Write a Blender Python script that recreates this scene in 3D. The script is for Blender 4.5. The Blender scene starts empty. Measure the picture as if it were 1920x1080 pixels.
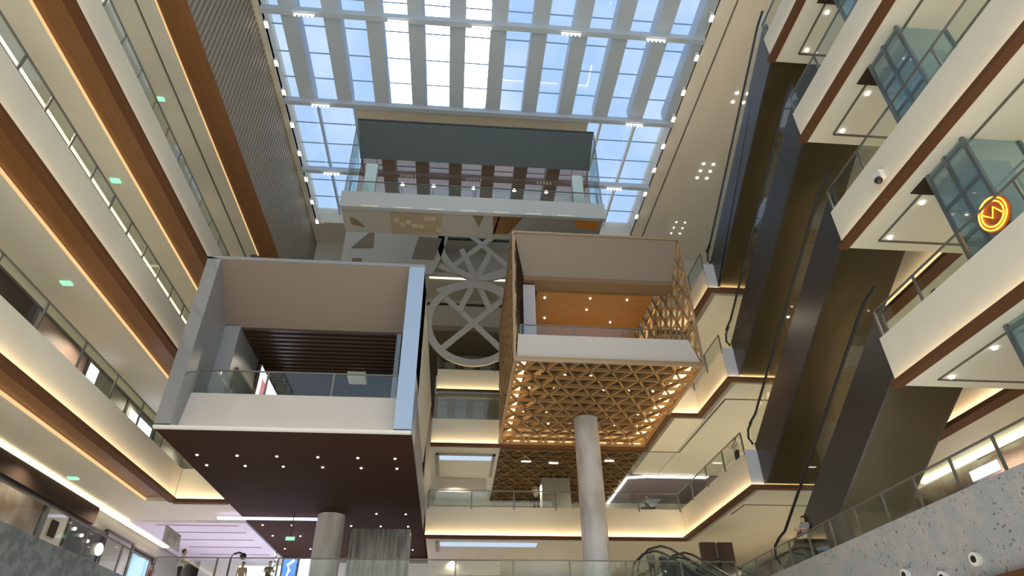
import bpy, bmesh, math, random
from mathutils import Vector, Matrix
random.seed(7)
S = bpy.context.scene
COL = S.collection
K = 1.2                      # authoring unit -> metres
PI = math.pi

# ------------------------------------------------------------------ camera
cam_d = bpy.data.cameras.new('camera'); cam = bpy.data.objects.new('camera', cam_d); COL.objects.link(cam)
cam_d.sensor_width = 36.0; cam_d.sensor_fit = 'HORIZONTAL'
cam_d.lens = 36.0*1186.69/1920.0
pit, yaw, rol = 0.598818, 0.0928739, 0.0115371
fw = Vector((math.sin(yaw)*math.cos(pit), math.cos(yaw)*math.cos(pit), math.sin(pit)))
rt = Vector((math.cos(yaw), -math.sin(yaw), 0)); dn = fw.cross(rt)
rt2 = rt*math.cos(rol)+dn*math.sin(rol); dn2 = dn*math.cos(rol)-rt*math.sin(rol)
cam.matrix_world = Matrix(((rt2.x, -dn2.x, -fw.x, 0), (rt2.y, -dn2.y, -fw.y, 0), (rt2.z, -dn2.z, -fw.z, 0), (0, 0, 0, 1)))
cam_d.clip_end = 500
S.camera = cam

# ------------------------------------------------------------------ world: hazy blue sky with a bright veiled sun; warm fill glow added below in place of the lit mall
W = bpy.data.worlds.new('sky'); S.world = W; W.use_nodes = True
nt = W.node_tree; nt.nodes.clear()
def N(t, **k):
    n = nt.nodes.new(t)
    for a, b in k.items(): setattr(n, a, b)
    return n
L = lambda a, b: nt.links.new(a, b)
tc = N('ShaderNodeTexCoord'); sep = N('ShaderNodeSeparateXYZ'); L(tc.outputs['Generated'], sep.inputs[0])
rmp = N('ShaderNodeValToRGB'); zz = N('ShaderNodeMath', operation='MULTIPLY_ADD'); zz.inputs[1].default_value = .5; zz.inputs[2].default_value = .5; L(sep.outputs['Z'], zz.inputs[0]); L(zz.outputs[0], rmp.inputs[0])
cr = rmp.color_ramp; cr.elements[0].position = 0.0; cr.elements[0].color = (1.55, 1.47, 1.27, 1)
cr.elements[1].position = 1.0; cr.elements[1].color = (0.50, 0.74, 1.08, 1)
e = cr.elements.new(0.60); e.color = (1.35, 1.30, 1.16, 1)
e = cr.elements.new(0.72); e.color = (0.58, 0.78, 1.05, 1)
mpn = N('ShaderNodeMapping'); mpn.inputs['Scale'].default_value = (3, 3, 3); L(tc.outputs['Generated'], mpn.inputs[0])
nz = N('ShaderNodeTexNoise'); nz.inputs['Scale'].default_value = 1.6; nz.inputs['Detail'].default_value = 4; L(mpn.outputs[0], nz.inputs[0])
cl = N('ShaderNodeMapRange'); cl.inputs[1].default_value = .45; cl.inputs[2].default_value = .72; L(nz.outputs[0], cl.inputs[0])
up = N('ShaderNodeMapRange'); up.inputs[1].default_value = .35; up.inputs[2].default_value = .5; L(sep.outputs['Z'], up.inputs[0])
clm = N('ShaderNodeMath', operation='MULTIPLY'); L(cl.outputs[0], clm.inputs[0]); L(up.outputs[0], clm.inputs[1])
mixc = N('ShaderNodeMixRGB'); mixc.inputs[2].default_value = (0.95, 1.05, 1.15, 1); L(clm.outputs[0], mixc.inputs[0]); L(rmp.outputs[0], mixc.inputs[1])
sd = Vector((-0.0563, 0.5770, 0.8148)).normalized()
sub_ = N('ShaderNodeVectorMath', operation='SUBTRACT'); sub_.inputs[1].default_value = sd; L(tc.outputs['Generated'], sub_.inputs[0])
scl = N('ShaderNodeVectorMath', operation='MULTIPLY'); scl.inputs[1].default_value = (1, .7, .7); L(sub_.outputs[0], scl.inputs[0])
lng = N('ShaderNodeVectorMath', operation='LENGTH'); L(scl.outputs[0], lng.inputs[0])
gl = N('ShaderNodeMapRange'); gl.inputs[1].default_value = .094; gl.inputs[2].default_value = .088; L(lng.outputs['Value'], gl.inputs[0])
mixg = N('ShaderNodeMixRGB'); mixg.inputs[2].default_value = (9, 9, 8.6, 1); L(gl.outputs[0], mixg.inputs[0]); L(mixc.outputs[0], mixg.inputs[1])
bg = N('ShaderNodeBackground'); bg.inputs[1].default_value = 1.0; L(mixg.outputs[0], bg.inputs[0])
wo = N('ShaderNodeOutputWorld'); L(bg.outputs[0], wo.inputs[0])

vs = S.view_settings; S.display_settings.display_device = 'sRGB'
vs.view_transform = 'Standard'; vs.look = 'None'; vs.gamma = 1; vs.use_curve_mapping = False; vs.exposure = 0.0

# ------------------------------------------------------------------ materials
MATS = {}
def mat(name, col, rough=.6, metal=0., emit=None, es=0., noise=None, spec=.5, bump=None):
    """noise=(scale, colour2, low, high, stretch)"""
    if name in MATS: return MATS[name]
    m = bpy.data.materials.new(name); m.use_nodes = True; t = m.node_tree; b = t.nodes['Principled BSDF']
    b.inputs['Base Color'].default_value = (*col, 1); b.inputs['Roughness'].default_value = rough
    b.inputs['Metallic'].default_value = metal; b.inputs['Specular IOR Level'].default_value = spec
    if emit: b.inputs['Emission Color'].default_value = (*emit, 1); b.inputs['Emission Strength'].default_value = es
    if noise:
        sc, c2, lo, hi, st = noise
        g = t.nodes.new('ShaderNodeNewGeometry'); mp = t.nodes.new('ShaderNodeMapping'); mp.inputs['Scale'].default_value = st
        t.links.new(g.outputs['Position'], mp.inputs[0])
        n = t.nodes.new('ShaderNodeTexNoise'); n.inputs['Scale'].default_value = sc; n.inputs['Detail'].default_value = 3
        t.links.new(mp.outputs[0], n.inputs[0])
        r = t.nodes.new('ShaderNodeMapRange'); r.inputs[1].default_value = lo; r.inputs[2].default_value = hi
        t.links.new(n.outputs[0], r.inputs[0])
        x = t.nodes.new('ShaderNodeMixRGB'); x.inputs[1].default_value = (*col, 1); x.inputs[2].default_value = (*c2, 1)
        t.links.new(r.outputs[0], x.inputs[0]); t.links.new(x.outputs[0], b.inputs['Base Color'])
    MATS[name] = m; return m
def glass(name, tint, gloss=.12, rough=.02, diff=0.):
    m = bpy.data.materials.new(name); m.use_nodes = True; t = m.node_tree; t.nodes.clear()
    o = t.nodes.new('ShaderNodeOutputMaterial'); tr = t.nodes.new('ShaderNodeBsdfTransparent'); tr.inputs[0].default_value = (*tint, 1)
    g = t.nodes.new('ShaderNodeBsdfGlossy'); g.inputs['Roughness'].default_value = rough
    fr = t.nodes.new('ShaderNodeLayerWeight'); fr.inputs[0].default_value = .5
    pw = t.nodes.new('ShaderNodeMath'); pw.operation = 'POWER'; pw.inputs[1].default_value = 4.0; t.links.new(fr.outputs['Facing'], pw.inputs[0])
    ad = t.nodes.new('ShaderNodeMath'); ad.operation = 'MULTIPLY_ADD'; ad.use_clamp = True; ad.inputs[1].default_value = .45; ad.inputs[2].default_value = .02+gloss*.3
    t.links.new(pw.outputs[0], ad.inputs[0])
    mx = t.nodes.new('ShaderNodeMixShader'); t.links.new(ad.outputs[0], mx.inputs[0]); t.links.new(tr.outputs[0], mx.inputs[1]); t.links.new(g.outputs[0], mx.inputs[2])
    last = mx
    if diff:
        d = t.nodes.new('ShaderNodeBsdfDiffuse'); d.inputs[0].default_value = (.55, .68, .68, 1)
        m2 = t.nodes.new('ShaderNodeMixShader'); m2.inputs[0].default_value = diff
        t.links.new(mx.outputs[0], m2.inputs[1]); t.links.new(d.outputs[0], m2.inputs[2]); last = m2
    t.links.new(last.outputs[0], o.inputs[0]); MATS[name] = m; return m
def emis(name, col, s):
    m = bpy.data.materials.new(name); m.use_nodes = True; t = m.node_tree; t.nodes.clear()
    o = t.nodes.new('ShaderNodeOutputMaterial'); em = t.nodes.new('ShaderNodeEmission'); em.inputs[0].default_value = (*col, 1); em.inputs[1].default_value = s
    t.links.new(em.outputs[0], o.inputs[0]); MATS[name] = m; return m

cream = mat('cream_paint', (.68, .655, .555), .55, noise=(.35, (.65, .625, .53), .4, .6, (1, 1, 1)))
soffc = mat('soffit_paint', (.70, .685, .60), .6, noise=(.3, (.67, .655, .57), .4, .6, (1, 1, 1)))
whitep = mat('white_paint', (.74, .73, .69), .6)
beamc = mat('beam_paint', (.46, .55, .66), .6)
wood = mat('walnut_panel', (.235, .105, .032), .38, noise=(2.2, (.17, .072, .02), .35, .65, (14, .35, 14)))
woodt = mat('walnut_trim', (.11, .048, .020), .65, spec=.2)
darkw = mat('dark_bronze_panel', (.040, .018, .010), .8, spec=.12, noise=(.5, (.034, .015, .009), .3, .7, (1, 1, 1)))
headw = mat('taupe_panel', (.17, .135, .105), .5)
slatm = mat('slat_paint', (.32, .28, .22), .55)
slatb = mat('slat_backing', (.05, .04, .03), .7)
grim = mat('grey_metal_panel', (.27, .28, .30), .42, .3)
bluem = mat('sky_tinted_jamb', (.36, .47, .63), .3, .3)  # blue of the reflected sky is put into the base colour
gryh = mat('slate_panel', (.085, .112, .13), .8, spec=.15)
gran = None
def granite():
    m = bpy.data.materials.new('speckled_granite'); m.use_nodes = True; t = m.node_tree; b = t.nodes['Principled BSDF']
    g = t.nodes.new('ShaderNodeNewGeometry')
    def noise(sc, det):
        v = t.nodes.new('ShaderNodeTexNoise'); v.inputs['Scale'].default_value = sc; v.inputs['Detail'].default_value = det
        t.links.new(g.outputs['Position'], v.inputs[0]); return v.outputs[0]
    def ramp(src, *st):
        r = t.nodes.new('ShaderNodeValToRGB'); cr_ = r.color_ramp
        for k, (p, c) in enumerate(st):
            e_ = cr_.elements[k] if k < 2 else cr_.elements.new(p)
            e_.position = p; e_.color = (*c, 1)
        t.links.new(src, r.inputs[0]); return r.outputs[0]
    base = ramp(noise(1.6, 3), (.40, (.35, .375, .39)), (.62, (.43, .41, .405)))
    spk = ramp(noise(7.5, 2), (.29, (.38, .38, .40)), (.36, (1, 1, 1)))
    fine = ramp(noise(26, 2), (.34, (.72, .72, .73)), (.46, (1, 1, 1)))
    x1_ = t.nodes.new('ShaderNodeMixRGB'); x1_.blend_type = 'MULTIPLY'; x1_.inputs[0].default_value = 1; t.links.new(base, x1_.inputs[1]); t.links.new(spk, x1_.inputs[2])
    x2_ = t.nodes.new('ShaderNodeMixRGB'); x2_.blend_type = 'MULTIPLY'; x2_.inputs[0].default_value = 1; t.links.new(x1_.outputs[0], x2_.inputs[1]); t.links.new(fine, x2_.inputs[2])
    t.links.new(x2_.outputs[0], b.inputs['Base Color'])
    b.inputs['Roughness'].default_value = .3; MATS['granite'] = m; return m
gran = granite()
granl = mat('dark_polished_granite', (.20, .225, .215), .25, noise=(2.6, (.13, .15, .15), .42, .58, (1, 1, 1)))
steel = mat('brushed_steel', (.42, .41, .38), .3, .9)
dsteel = mat('dark_steel', (.10, .095, .085), .35, .8)
rubber = mat('black_rubber', (.012, .012, .013), .35)
bronze = mat('bronze_cladding', (.052, .039, .012), .38, .3, noise=(.35, (.036, .027, .010), .35, .65, (1, 1, 1)))
trussb = mat('truss_side_cladding', (.044, .042, .040), .3, .2)
brass = mat('brass_lattice', (.40, .25, .11), .45, .4)
brassd = mat('brass_backing', (.085, .048, .018), .6, .1)
amberw = mat('amber_wood_ceiling', (.42, .20, .05), .45, noise=(1.5, (.34, .16, .04), .35, .65, (1, 10, 1)))
darks = mat('dark_shop', (.045, .030, .022), .85, spec=.1)
pink = mat('rose_panel', (.42, .27, .23), .5, noise=(.9, (.30, .20, .18), .4, .6, (1, 1, 1)))
muralm = mat('mural_panel', (.30, .27, .24), .6, noise=(.5, (.16, .10, .07), .42, .6, (1, 1, 1)))
lilac = mat('lilac_white_panel', (.56, .53, .50), .5)
greyw = mat('grey_wall', (.30, .29, .26), .6)
marble = mat('pale_stone_column', (.60, .59, .60), .35, noise=(1.1, (.42, .40, .37), .4, .62, (1, 1, .3)))
tilef = mat('floor_tile', (.60, .55, .46), .35)
groove = mat('dark_groove', (.12, .11, .09), .7)
gl_rail = glass('rail_glass', (.93, .97, .95), .12)
gl_sky = glass('skylight_glass', (.93, .96, 1.0), .05)
gl_tint = glass('tinted_glass', (.66, .54, .46), .02)
gl_box = glass('green_edge_glass', (.80, .90, .90), .2, diff=.12)
gl_lift = glass('lift_glass', (.72, .86, .92), .35, diff=.18)
led = emis('warm_led', (1.0, .72, .40), 42.0)
leds = emis('side_led', (1.0, .76, .48), 13.0)
ledc = emis('corner_led', (1.0, .72, .40), 28.0)
led_l = emis('warm_led_soft', (1.0, .74, .44), 3.2)
cedge = emis('edge_led', (1.0, .62, .28), 1.1)
led_w = emis('white_led', (1.0, .93, .80), 5.0)
cove = emis('cove_led', (1.0, .84, .52), 2.3)
coveb = emis('bright_cove_led', (1.0, .88, .58), 3.4)
spot = emis('spot_lamp', (1.0, .93, .78), 6.0)
spotc = emis('bar_spot_lens', (1.0, .95, .85), 5.0)
spotw = emis('floodlight_lens', (1.0, .97, .90), 9.0)
purpl = emis('violet_led', (.72, .66, 1.0), 3.0)
daypan = emis('daylight_panel', (.62, .76, .95), .95)
screenb = emis('blue_screen', (.10, .30, .95), 1.4)
screenw = emis('white_screen', (.80, .86, 1.0), 2.2)
neon = emis('amber_neon', (1.0, .40, .04), 4.0)
exitg = emis('green_exit_light', (.35, .9, .55), 1.3)

# ------------------------------------------------------------------ mesh helpers
class MB:
    def __init__(s): s.v = []; s.f = []
    def quad(s, a, b, c, d): i = len(s.v); s.v += [a, b, c, d]; s.f.append((i, i+1, i+2, i+3)); return s
    def hexa(s, p):                      # 8 points: 4 bottom, 4 top
        i = len(s.v); s.v += [tuple(q) for q in p]
        for f in ((3, 2, 1, 0), (4, 5, 6, 7), (0, 1, 5, 4), (1, 2, 6, 5), (2, 3, 7, 6), (3, 0, 4, 7)): s.f.append(tuple(i+k for k in f))
        return s
    def box(s, x0, y0, z0, x1, y1, z1):
        if x0 > x1: x0, x1 = x1, x0
        if y0 > y1: y0, y1 = y1, y0
        if z0 > z1: z0, z1 = z1, z0
        return s.hexa([(x0, y0, z0), (x1, y0, z0), (x1, y1, z0), (x0, y1, z0), (x0, y0, z1), (x1, y0, z1), (x1, y1, z1), (x0, y1, z1)])
    def slab(s, poly, thick):            # polygon (list of 3D points) extruded by vector
        t = Vector(thick); i = len(s.v); n = len(poly)
        s.v += [tuple(p) for p in poly]+[tuple(Vector(p)+t) for p in poly]
        s.f.append(tuple(i+k for k in range(n))[::-1]); s.f.append(tuple(i+n+k for k in range(n)))
        for k in range(n): q = (k+1) % n; s.f.append((i+k, i+q, i+n+q, i+n+k))
        return s
    def bar(s, a, b, w, h, up=(0, 0, 1)):  # rectangular bar a->b
        a, b = Vector(a), Vector(b); d = (b-a).normalized(); u = Vector(up)
        if abs(d.dot(u)) > .99: u = Vector((0, 1, 0))
        sx = d.cross(u).normalized()*w/2; sy = sx.cross(d).normalized()*h/2
        return s.hexa([a-sx-sy, a+sx-sy, b+sx-sy, b-sx-sy, a-sx+sy, a+sx+sy, b+sx+sy, b-sx+sy])
    def tube(s, pts, r, n=8):
        pts = [Vector(p) for p in pts]; i0 = len(s.v); m = len(pts)
        rr = r if isinstance(r, (list, tuple)) else [r]*m
        for k, p in enumerate(pts):
            d = (pts[min(k+1, m-1)]-pts[max(k-1, 0)]).normalized(); u = Vector((0, 0, 1)) if abs(d.z) < .95 else Vector((1, 0, 0))
            a = d.cross(u).normalized(); b = d.cross(a)
            for j in range(n): t = 2*PI*j/n; s.v.append(tuple(p+(a*math.cos(t)+b*math.sin(t))*rr[k]))
        for k in range(m-1):
            for j in range(n):
                q = (j+1) % n; s.f.append((i0+k*n+j, i0+k*n+q, i0+(k+1)*n+q, i0+(k+1)*n+j))
        s.f.append(tuple(i0+j for j in range(n))[::-1]); s.f.append(tuple(i0+(m-1)*n+j for j in range(n)))
        return s
    def disc(s, x, y, z, r, h, n=16): return s.tube([(x, y, z), (x, y, z+h)], r, n)
    def ball(s, c, r, n=10, sc=(1, 1, 1)):
        pts = []; i0 = len(s.v)
        for a in range(n+1):
            t = PI*a/n
            for b in range(n*2):
                p = PI*b/n; s.v.append((c[0]+r*sc[0]*math.sin(t)*math.cos(p), c[1]+r*sc[1]*math.sin(t)*math.sin(p), c[2]+r*sc[2]*math.cos(t)))
        for a in range(n):
            for b in range(n*2):
                q = (b+1) % (n*2); s.f.append((i0+a*2*n+b, i0+(a+1)*2*n+b, i0+(a+1)*2*n+q, i0+a*2*n+q))
        return s
    def build(s, name, m, parent=None, smooth=False, kscale=True):
        me = bpy.data.meshes.new(name); k = K if kscale else 1.0
        v = [Vector(p)*k for p in s.v]
        if parent is not None: org = WL[parent.name]
        else:
            lo = [min(p[a] for p in v) for a in range(3)]; hi = [max(p[a] for p in v) for a in range(3)]
            org = Vector(((lo[0]+hi[0])/2, (lo[1]+hi[1])/2, lo[2]))
        me.from_pydata([tuple(p-org) for p in v], [], s.f)
        bm = bmesh.new(); bm.from_mesh(me); bmesh.ops.remove_doubles(bm, verts=bm.verts, dist=1e-5) if smooth else None
        bmesh.ops.recalc_face_normals(bm, faces=bm.faces)
        if smooth:
            for f in bm.faces: f.smooth = True
        bm.to_mesh(me); bm.free()
        me.materials.append(m)
        o = bpy.data.objects.new(name, me); COL.objects.link(o)
        if parent is not None: o.parent = parent; WL[o.name] = org
        else: o.location = org; WL[o.name] = org
        return o
WL = {}
def tag(o, label, cat, group=None, kind=None):
    o['label'] = label; o['category'] = cat
    if group: o['group'] = group
    if kind: o['kind'] = kind
    return o
def thing(name, label, cat, loc, group=None):
    o = bpy.data.objects.new(name, None); COL.objects.link(o); o.empty_display_size = .2
    o.location = Vector(loc)*K; WL[o.name] = Vector(loc)*K
    return tag(o, label, cat, group)
def struct(name, mb, m, label=None):
    o = mb.build(name, m); o['kind'] = 'structure'
    if label: o['label'] = label
    return o
def copytree(o, loc, parent=None):
    c = o.copy(); COL.objects.link(c)
    if parent is None: c.location = Vector(loc)*K
    else: c.parent = parent
    for ch in list(o.children):
        copytree(ch, None, c)
    return c

def offs(pts, d):
    """offset an open plan polyline to its left by d"""
    P = [Vector((p[0], p[1])) for p in pts]; out = []
    ns = []
    for a, b in zip(P[:-1], P[1:]):
        t = (b-a).normalized(); ns.append(Vector((-t.y, t.x)))
    for i, p in enumerate(P):
        if i == 0: n = ns[0]; q = p+n*d
        elif i == len(P)-1: n = ns[-1]; q = p+n*d
        else:
            n = (ns[i-1]+ns[i]); n.normalize(); q = p+n*(d/max(.2, n.dot(ns[i])))
        out.append((q.x, q.y))
    return out
def ribbon(pts, d0, d1, z0, z1):
    a = offs(pts, d0); b = offs(pts, d1); m = MB()
    for i in range(len(pts)-1):
        m.hexa([(*a[i], z0), (*a[i+1], z0), (*b[i+1], z0), (*b[i], z0), (*a[i], z1), (*a[i+1], z1), (*b[i+1], z1), (*b[i], z1)])
    return m

# ------------------------------------------------------------------ setting: ground, walls
GZ = -1.33
struct('floor', MB().box(-16.3, 22, GZ-.4, 27, 46.4, GZ), tilef)
struct('wall_left', MB().box(-16.3, -4, GZ, -15.9, 46, 33.5), greyw)
struct('wall_back', MB().box(-16.3, 46, GZ, 27, 46.4, 33.5), cream)
struct('wall_right', MB().box(26.6, -4, GZ, 27, 46, 33.5), cream)
# slatted upper wall on the left
m = MB()
y = 0.0
while y < 42.6:
    m.box(-12.42, y, 25.62, -12.3, y+.20, 32.95); y += .355
struct('wall_left', m, slatm)
struct('wall_left', MB().box(-12.6, 0, 25.62, -12.42, 42.7, 33.0), slatb)
struct('trim_1', MB().box(-12.6, -4, 32.95, -11.95, 42.7, 33.3), cream)
# back upper wall
struct('wall_back', MB().box(-16, 42.7, 23.5, 26.6, 43.1, 33.0), mat('pale_blue_wall', (.55, .56, .54), .6))
# ceilings
struct('ceiling', MB().box(-12.6, 39.9, 33.0, 13.6, 42.7, 33.3), cream)
hic = mat('high_ceiling_paint', (.84, .78, .67), .6)
struct('ceiling', MB().box(14.66, -4, 33.0, 26.6, 42.7, 33.3), hic)
struct('ceiling', MB().box(13.55, -4, 33.0, 14.54, 42.7, 33.3), hic)
struct('trim_2', MB().box(14.54, -4, 33.15, 14.66, 42.7, 33.3), groove)
struct('ceiling', MB().box(-7.5, 27.95, 32.98, 7.9, 32.4, 33.25), cream)

# ------------------------------------------------------------------ skylight
BX = [-10.48+2.385*k for k in range(11)]
for i, x in enumerate(BX):
    if x > 13.4: continue
    inner = -7.6 < x < 8.0
    struct('trim_%d' % (3+i), MB().box(x-.46, -4, 33.05, x+.46, 39.9 if inner else 27.9, 34.1), beamc)
    if not inner: struct('trim_%d' % (60+i), MB().box(x+.3, 27.9, 33.7, x+.42, 39.9, 34.1), whitep if x > 0 else beamc)
for j, yb in enumerate([2.9, 9.1, 15.3, 21.5, 27.85, 34.0]):
    struct('trim_%d' % (20+j), MB().box(-11.9, yb-.16, 32.75, 13.55, yb+.16, 33.15), beamc)
struct('trim_30', MB().box(-11.95, 39.7, 32.8, 13.55, 39.95, 34.3), cream)
struct('trim_31', MB().box(13.5, -4, 33.0, 13.62, 39.9, 34.6), cream)
struct('trim_32', MB().box(-12.1, -4, 33.0, -11.95, 39.9, 34.6), cream)
edges = [-11.95]+[x for x in BX if x < 13.4]+[13.55]
for i in range(len(edges)-1):
    a, b = edges[i], edges[i+1]
    w = struct('window_%d' % (i+1), MB().box(a+.02, -4, 34.15, b-.02, 39.9, 34.17), gl_sky)
    mm = MB(); yy = -3.0
    while yy < 39.9:
        mm.box(a+.02, yy-.025, 34.12, b-.02, yy+.025, 34.2); yy += 1.87
    mm.build('mullion', mat('mullion_grey', (.30, .42, .58), .5), w)

ORD = ['first', 'second', 'third', 'fourth', 'fifth', 'sixth', 'seventh', 'eighth', 'ninth', 'tenth', 'eleventh']
# flood lamps along both skylight edges
def flood(x, y, sgn, label, grp):
    t = thing('wall_floodlight', label, 'lamp', (x, y, 32.7), grp)
    hs = MB().box(x-.10, y-.22, 32.66, x+.10, y+.22, 32.98).build('housing', whitep, t)
    MB().box(x-.09, y-.17, 32.60, x+.09, y+.17, 32.66).build('lens', spotw, hs)
    MB().bar((x, y, 32.85), (x-sgn*.25, y, 32.95), .06, .06).build('bracket', whitep, t)
for k, y in enumerate([39.5, 37.2, 34.75, 32.2, 29.65, 27.0, 24.86, 22.3]):
    flood(-11.72, y, 1, 'bright floodlight on the left skylight edge, %s counting from the far end' % ORD[k], 'floodlights along the left skylight edge')
for k, y in enumerate([37.0, 34.4, 31.9, 29.6, 27.2, 25.05, 22.5, 19.9]):
    flood(13.36, y, -1, 'bright floodlight on the right skylight edge, %s counting from the far end' % ORD[k], 'floodlights along the right skylight edge')
# clusters of five spots on the cross beams
def cluster(x, y, label):
    t = thing('spotlight_bar', label, 'lamp', (x, y, 32.6), 'five-lamp spotlight bars under the skylight beams')
    hs = MB().box(x-.6, y-.06, 32.68, x+.6, y+.06, 32.76).build('rail', whitep, t)
    for k in range(5):
        MB().tube([(x-.48+.24*k, y-.02, 32.5), (x-.48+.24*k, y, 32.68)], .055, 8).build('spot', spotc, hs)
nm = {21.5: 'nearest beam', 27.85: 'middle beam', 34.0: 'farthest beam'}
pos = {21.5: [(-9.5, 'leftmost'), (-4.3, 'second from left'), (.45, 'central'), (5.6, 'second from right'), (10.6, 'rightmost')], 27.85: [(-9.6, 'left'), (10.9, 'right')], 34.0: [(-9.8, 'left'), (10.9, 'right')]}
for yb in pos:
    for x, w in pos[yb]: cluster(x, yb, 'five-lamp spotlight bar, %s one on the skylight %s' % (w, nm[yb]))

# ceiling downlights right
def downlight(x, y, z, label, grp, r=.09, m=None):
    o = MB().disc(x, y, z-.05, r, .05, 12).build('ceiling_downlight', m or spot)
    return tag(o, label, 'light', grp)
for y in (25.05, 25.75):
    for x in (16.94, 17.65): downlight(x, y, 33, '%s %s downlight in the near group of four on the high cream ceiling' % ('upper' if y < 25.5 else 'lower', 'left' if x < 17.2 else 'right'), 'near ceiling downlight group')
for y in (31.31, 32.01, 32.73):
    for x in (16.9, 17.63): downlight(x, y, 33, '%s %s downlight in the bright group of six on the high cream ceiling' % ({31.31: 'upper', 32.01: 'middle', 32.73: 'lower'}[y], 'left' if x < 17.2 else 'right'), 'middle ceiling downlight group')
for y in (37.8, 38.5, 39.2):
    for x in (16.88, 17.6): downlight(x, y, 33, '%s %s downlight in the faint far group on the high cream ceiling' % ({37.8: 'upper', 38.5: 'middle', 39.2: 'lower'}[y], 'left' if x < 17.2 else 'right'), 'far ceiling downlight group', .05)

# ------------------------------------------------------------------ balconies
def balcony(pts, b, h, side_label, bandw=.5, recessed=False, depth=3.4, fm=None, ledm=None, covm=None, noled=False, soff=True):
    """pts: plan polyline, interior on its left"""
    fm = fm or cream
    c = pts[0]
    t = thing('balcony', side_label, 'balcony', (c[0], c[1], b))
    ribbon(pts, 0, .14, b+.02, b+h).build('fascia', fm, t)
    if recessed:
        ribbon(pts, .0, bandw, b+.16, b+.22).build('wood_band', wood, t)
        ribbon(pts, -.19, .14, b-.05, b+.02).build('bottom_trim', woodt, t)
        ribbon(pts, -.21, -.19, b-.05, b+.075).build('trim_lip', woodt, t)
        ribbon(pts, bandw-.05, bandw-.005, b+.03, b+.12).build('cove_strip', cedge, t)
        s0 = bandw
    else:
        ribbon(pts, -.19, bandw, b-.08, b+.0).build('wood_band', woodt, t)
        ribbon(pts, -.21, -.19, b-.08, b+.075).build('trim_lip', woodt, t)
        s0 = bandw
    if not noled: ribbon(pts, -.175, -.125, b+.021, b+.05).build('light_strip', ledm or led, t)
    if soff:
        ribbon(pts, s0, depth, b, b+.25).build('soffit', soffc, t)
        ribbon(pts, .14, depth, b+.3, b+h-.1).build('floor_slab', soffc, t)
        if covm:
            ribbon(pts, depth, depth+.22, b+.10, b+.16).build('cove_light', covm, t)
    return t
WH = -12.3
def railing(pts, z, h, label, spacing=1.43, start=None, glassm=None, off=.08, pr=.022):
    """glass railing following a plan polyline; posts, handrail and panes are parts"""
    P = offs(pts, off)
    t = thing('glass_railing', label, 'railing', (P[0][0], P[0][1], z))
    for a, b in zip(P[:-1], P[1:]):
        A, B = Vector((*a, 0)), Vector((*b, 0)); Ln = (B-A).length; d = (B-A)/Ln
        n = max(1, round(Ln/spacing))
        for i in range(n):
            p = A+d*(Ln*i/n+.04); q = A+d*(Ln*(i+1)/n-.04); nn = Vector((-d.y, d.x, 0))*.012
            MB().hexa([(p-nn+Vector((0, 0, z+.05))), (q-nn+Vector((0, 0, z+.05))), (q+nn+Vector((0, 0, z+.05))), (p+nn+Vector((0, 0, z+.05))),
                       (p-nn+Vector((0, 0, z+h-.04))), (q-nn+Vector((0, 0, z+h-.04))), (q+nn+Vector((0, 0, z+h-.04))), (p+nn+Vector((0, 0, z+h-.04)))]).build('glass_pane', glassm or gl_rail, t)
        for i in range(n+1):
            p = A+d*(Ln*i/n)
            MB().bar(p+Vector((0, 0, z-.15)), p+Vector((0, 0, z+h-.02)), pr*2.2, pr*3.2, up=d).build('post', mat('rail_steel', (.20, .19, .17), .35, .6), t)
        MB().bar(A+Vector((0, 0, z+h)), B+Vector((0, 0, z+h)), .058, .04).build('handrail', mat('rail_steel', (.20, .19, .17), .35, .6), t)
    return t
# left side (interior lies to -x: walk towards +y keeps interior on the left)
balcony([(WH, -4), (WH, 42.6)], 18.15, 1.55, 'long cream balcony on the left, topmost one below the slatted wall', 1.2, True, 2.7, covm=cove, ledm=leds)
balcony([(WH, -4), (WH, 42.6)], 13.2, 1.5, 'long cream balcony on the left, middle one of the three', 1.2, True, 3.2, covm=cove, ledm=leds)
balcony([(WH, -4), (WH, 29.35)], 8.05, 1.45, 'long cream balcony on the left, lowest glowing one ending at the brown box', 1.2, True, 3.3, covm=coveb, ledm=ledc)
balcony([(WH+.02, 29.35), (-9.95, 29.35)], 8.05, 1.45, 'short cream return of the lowest left balcony beside the brown box', .12, False, 3.2)
struct('ceiling', MB().box(-15.8, 29.37, 8.06, -12.3, 32.7, 8.2), soffc)
balcony([(WH, -4), (WH, 29.0), (12.6, 29.0)], 3.0, 1.62, 'grey granite-clad parapet along the bottom left edge', .5, False, 3.3, fm=granl, soff=False, noled=True)
railing([(WH, -2.45), (WH, 39.0)], 19.7, .68, 'glass railing on the topmost left balcony')
railing([(WH, -2.3), (WH, 29.2)], 14.7, .74, 'glass railing on the middle left balcony')
railing([(WH, -2.3), (WH, 29.2)], 9.5, 1.0, 'glass railing on the lowest left balcony beside the rose shopfront', 2.4)
railing([(WH, 2.3), (WH, 29.0)], 4.62, .95, 'glass railing above the left granite parapet', 2.6)
railing([(-12.2, 29.0), (12.5, 29.0)], 4.62, 1.08, 'long glass railing across the back of the hall at the bottom of view', 2.6)
# left floors slabs going around the back, level plates
for b in (8.05, 13.2, 18.15):
    struct('floor', MB().box(-15.9, 32.7 if b < 9 else 42.6, b+.27, -10.0, 46, b+1.2), soffc)
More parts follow.
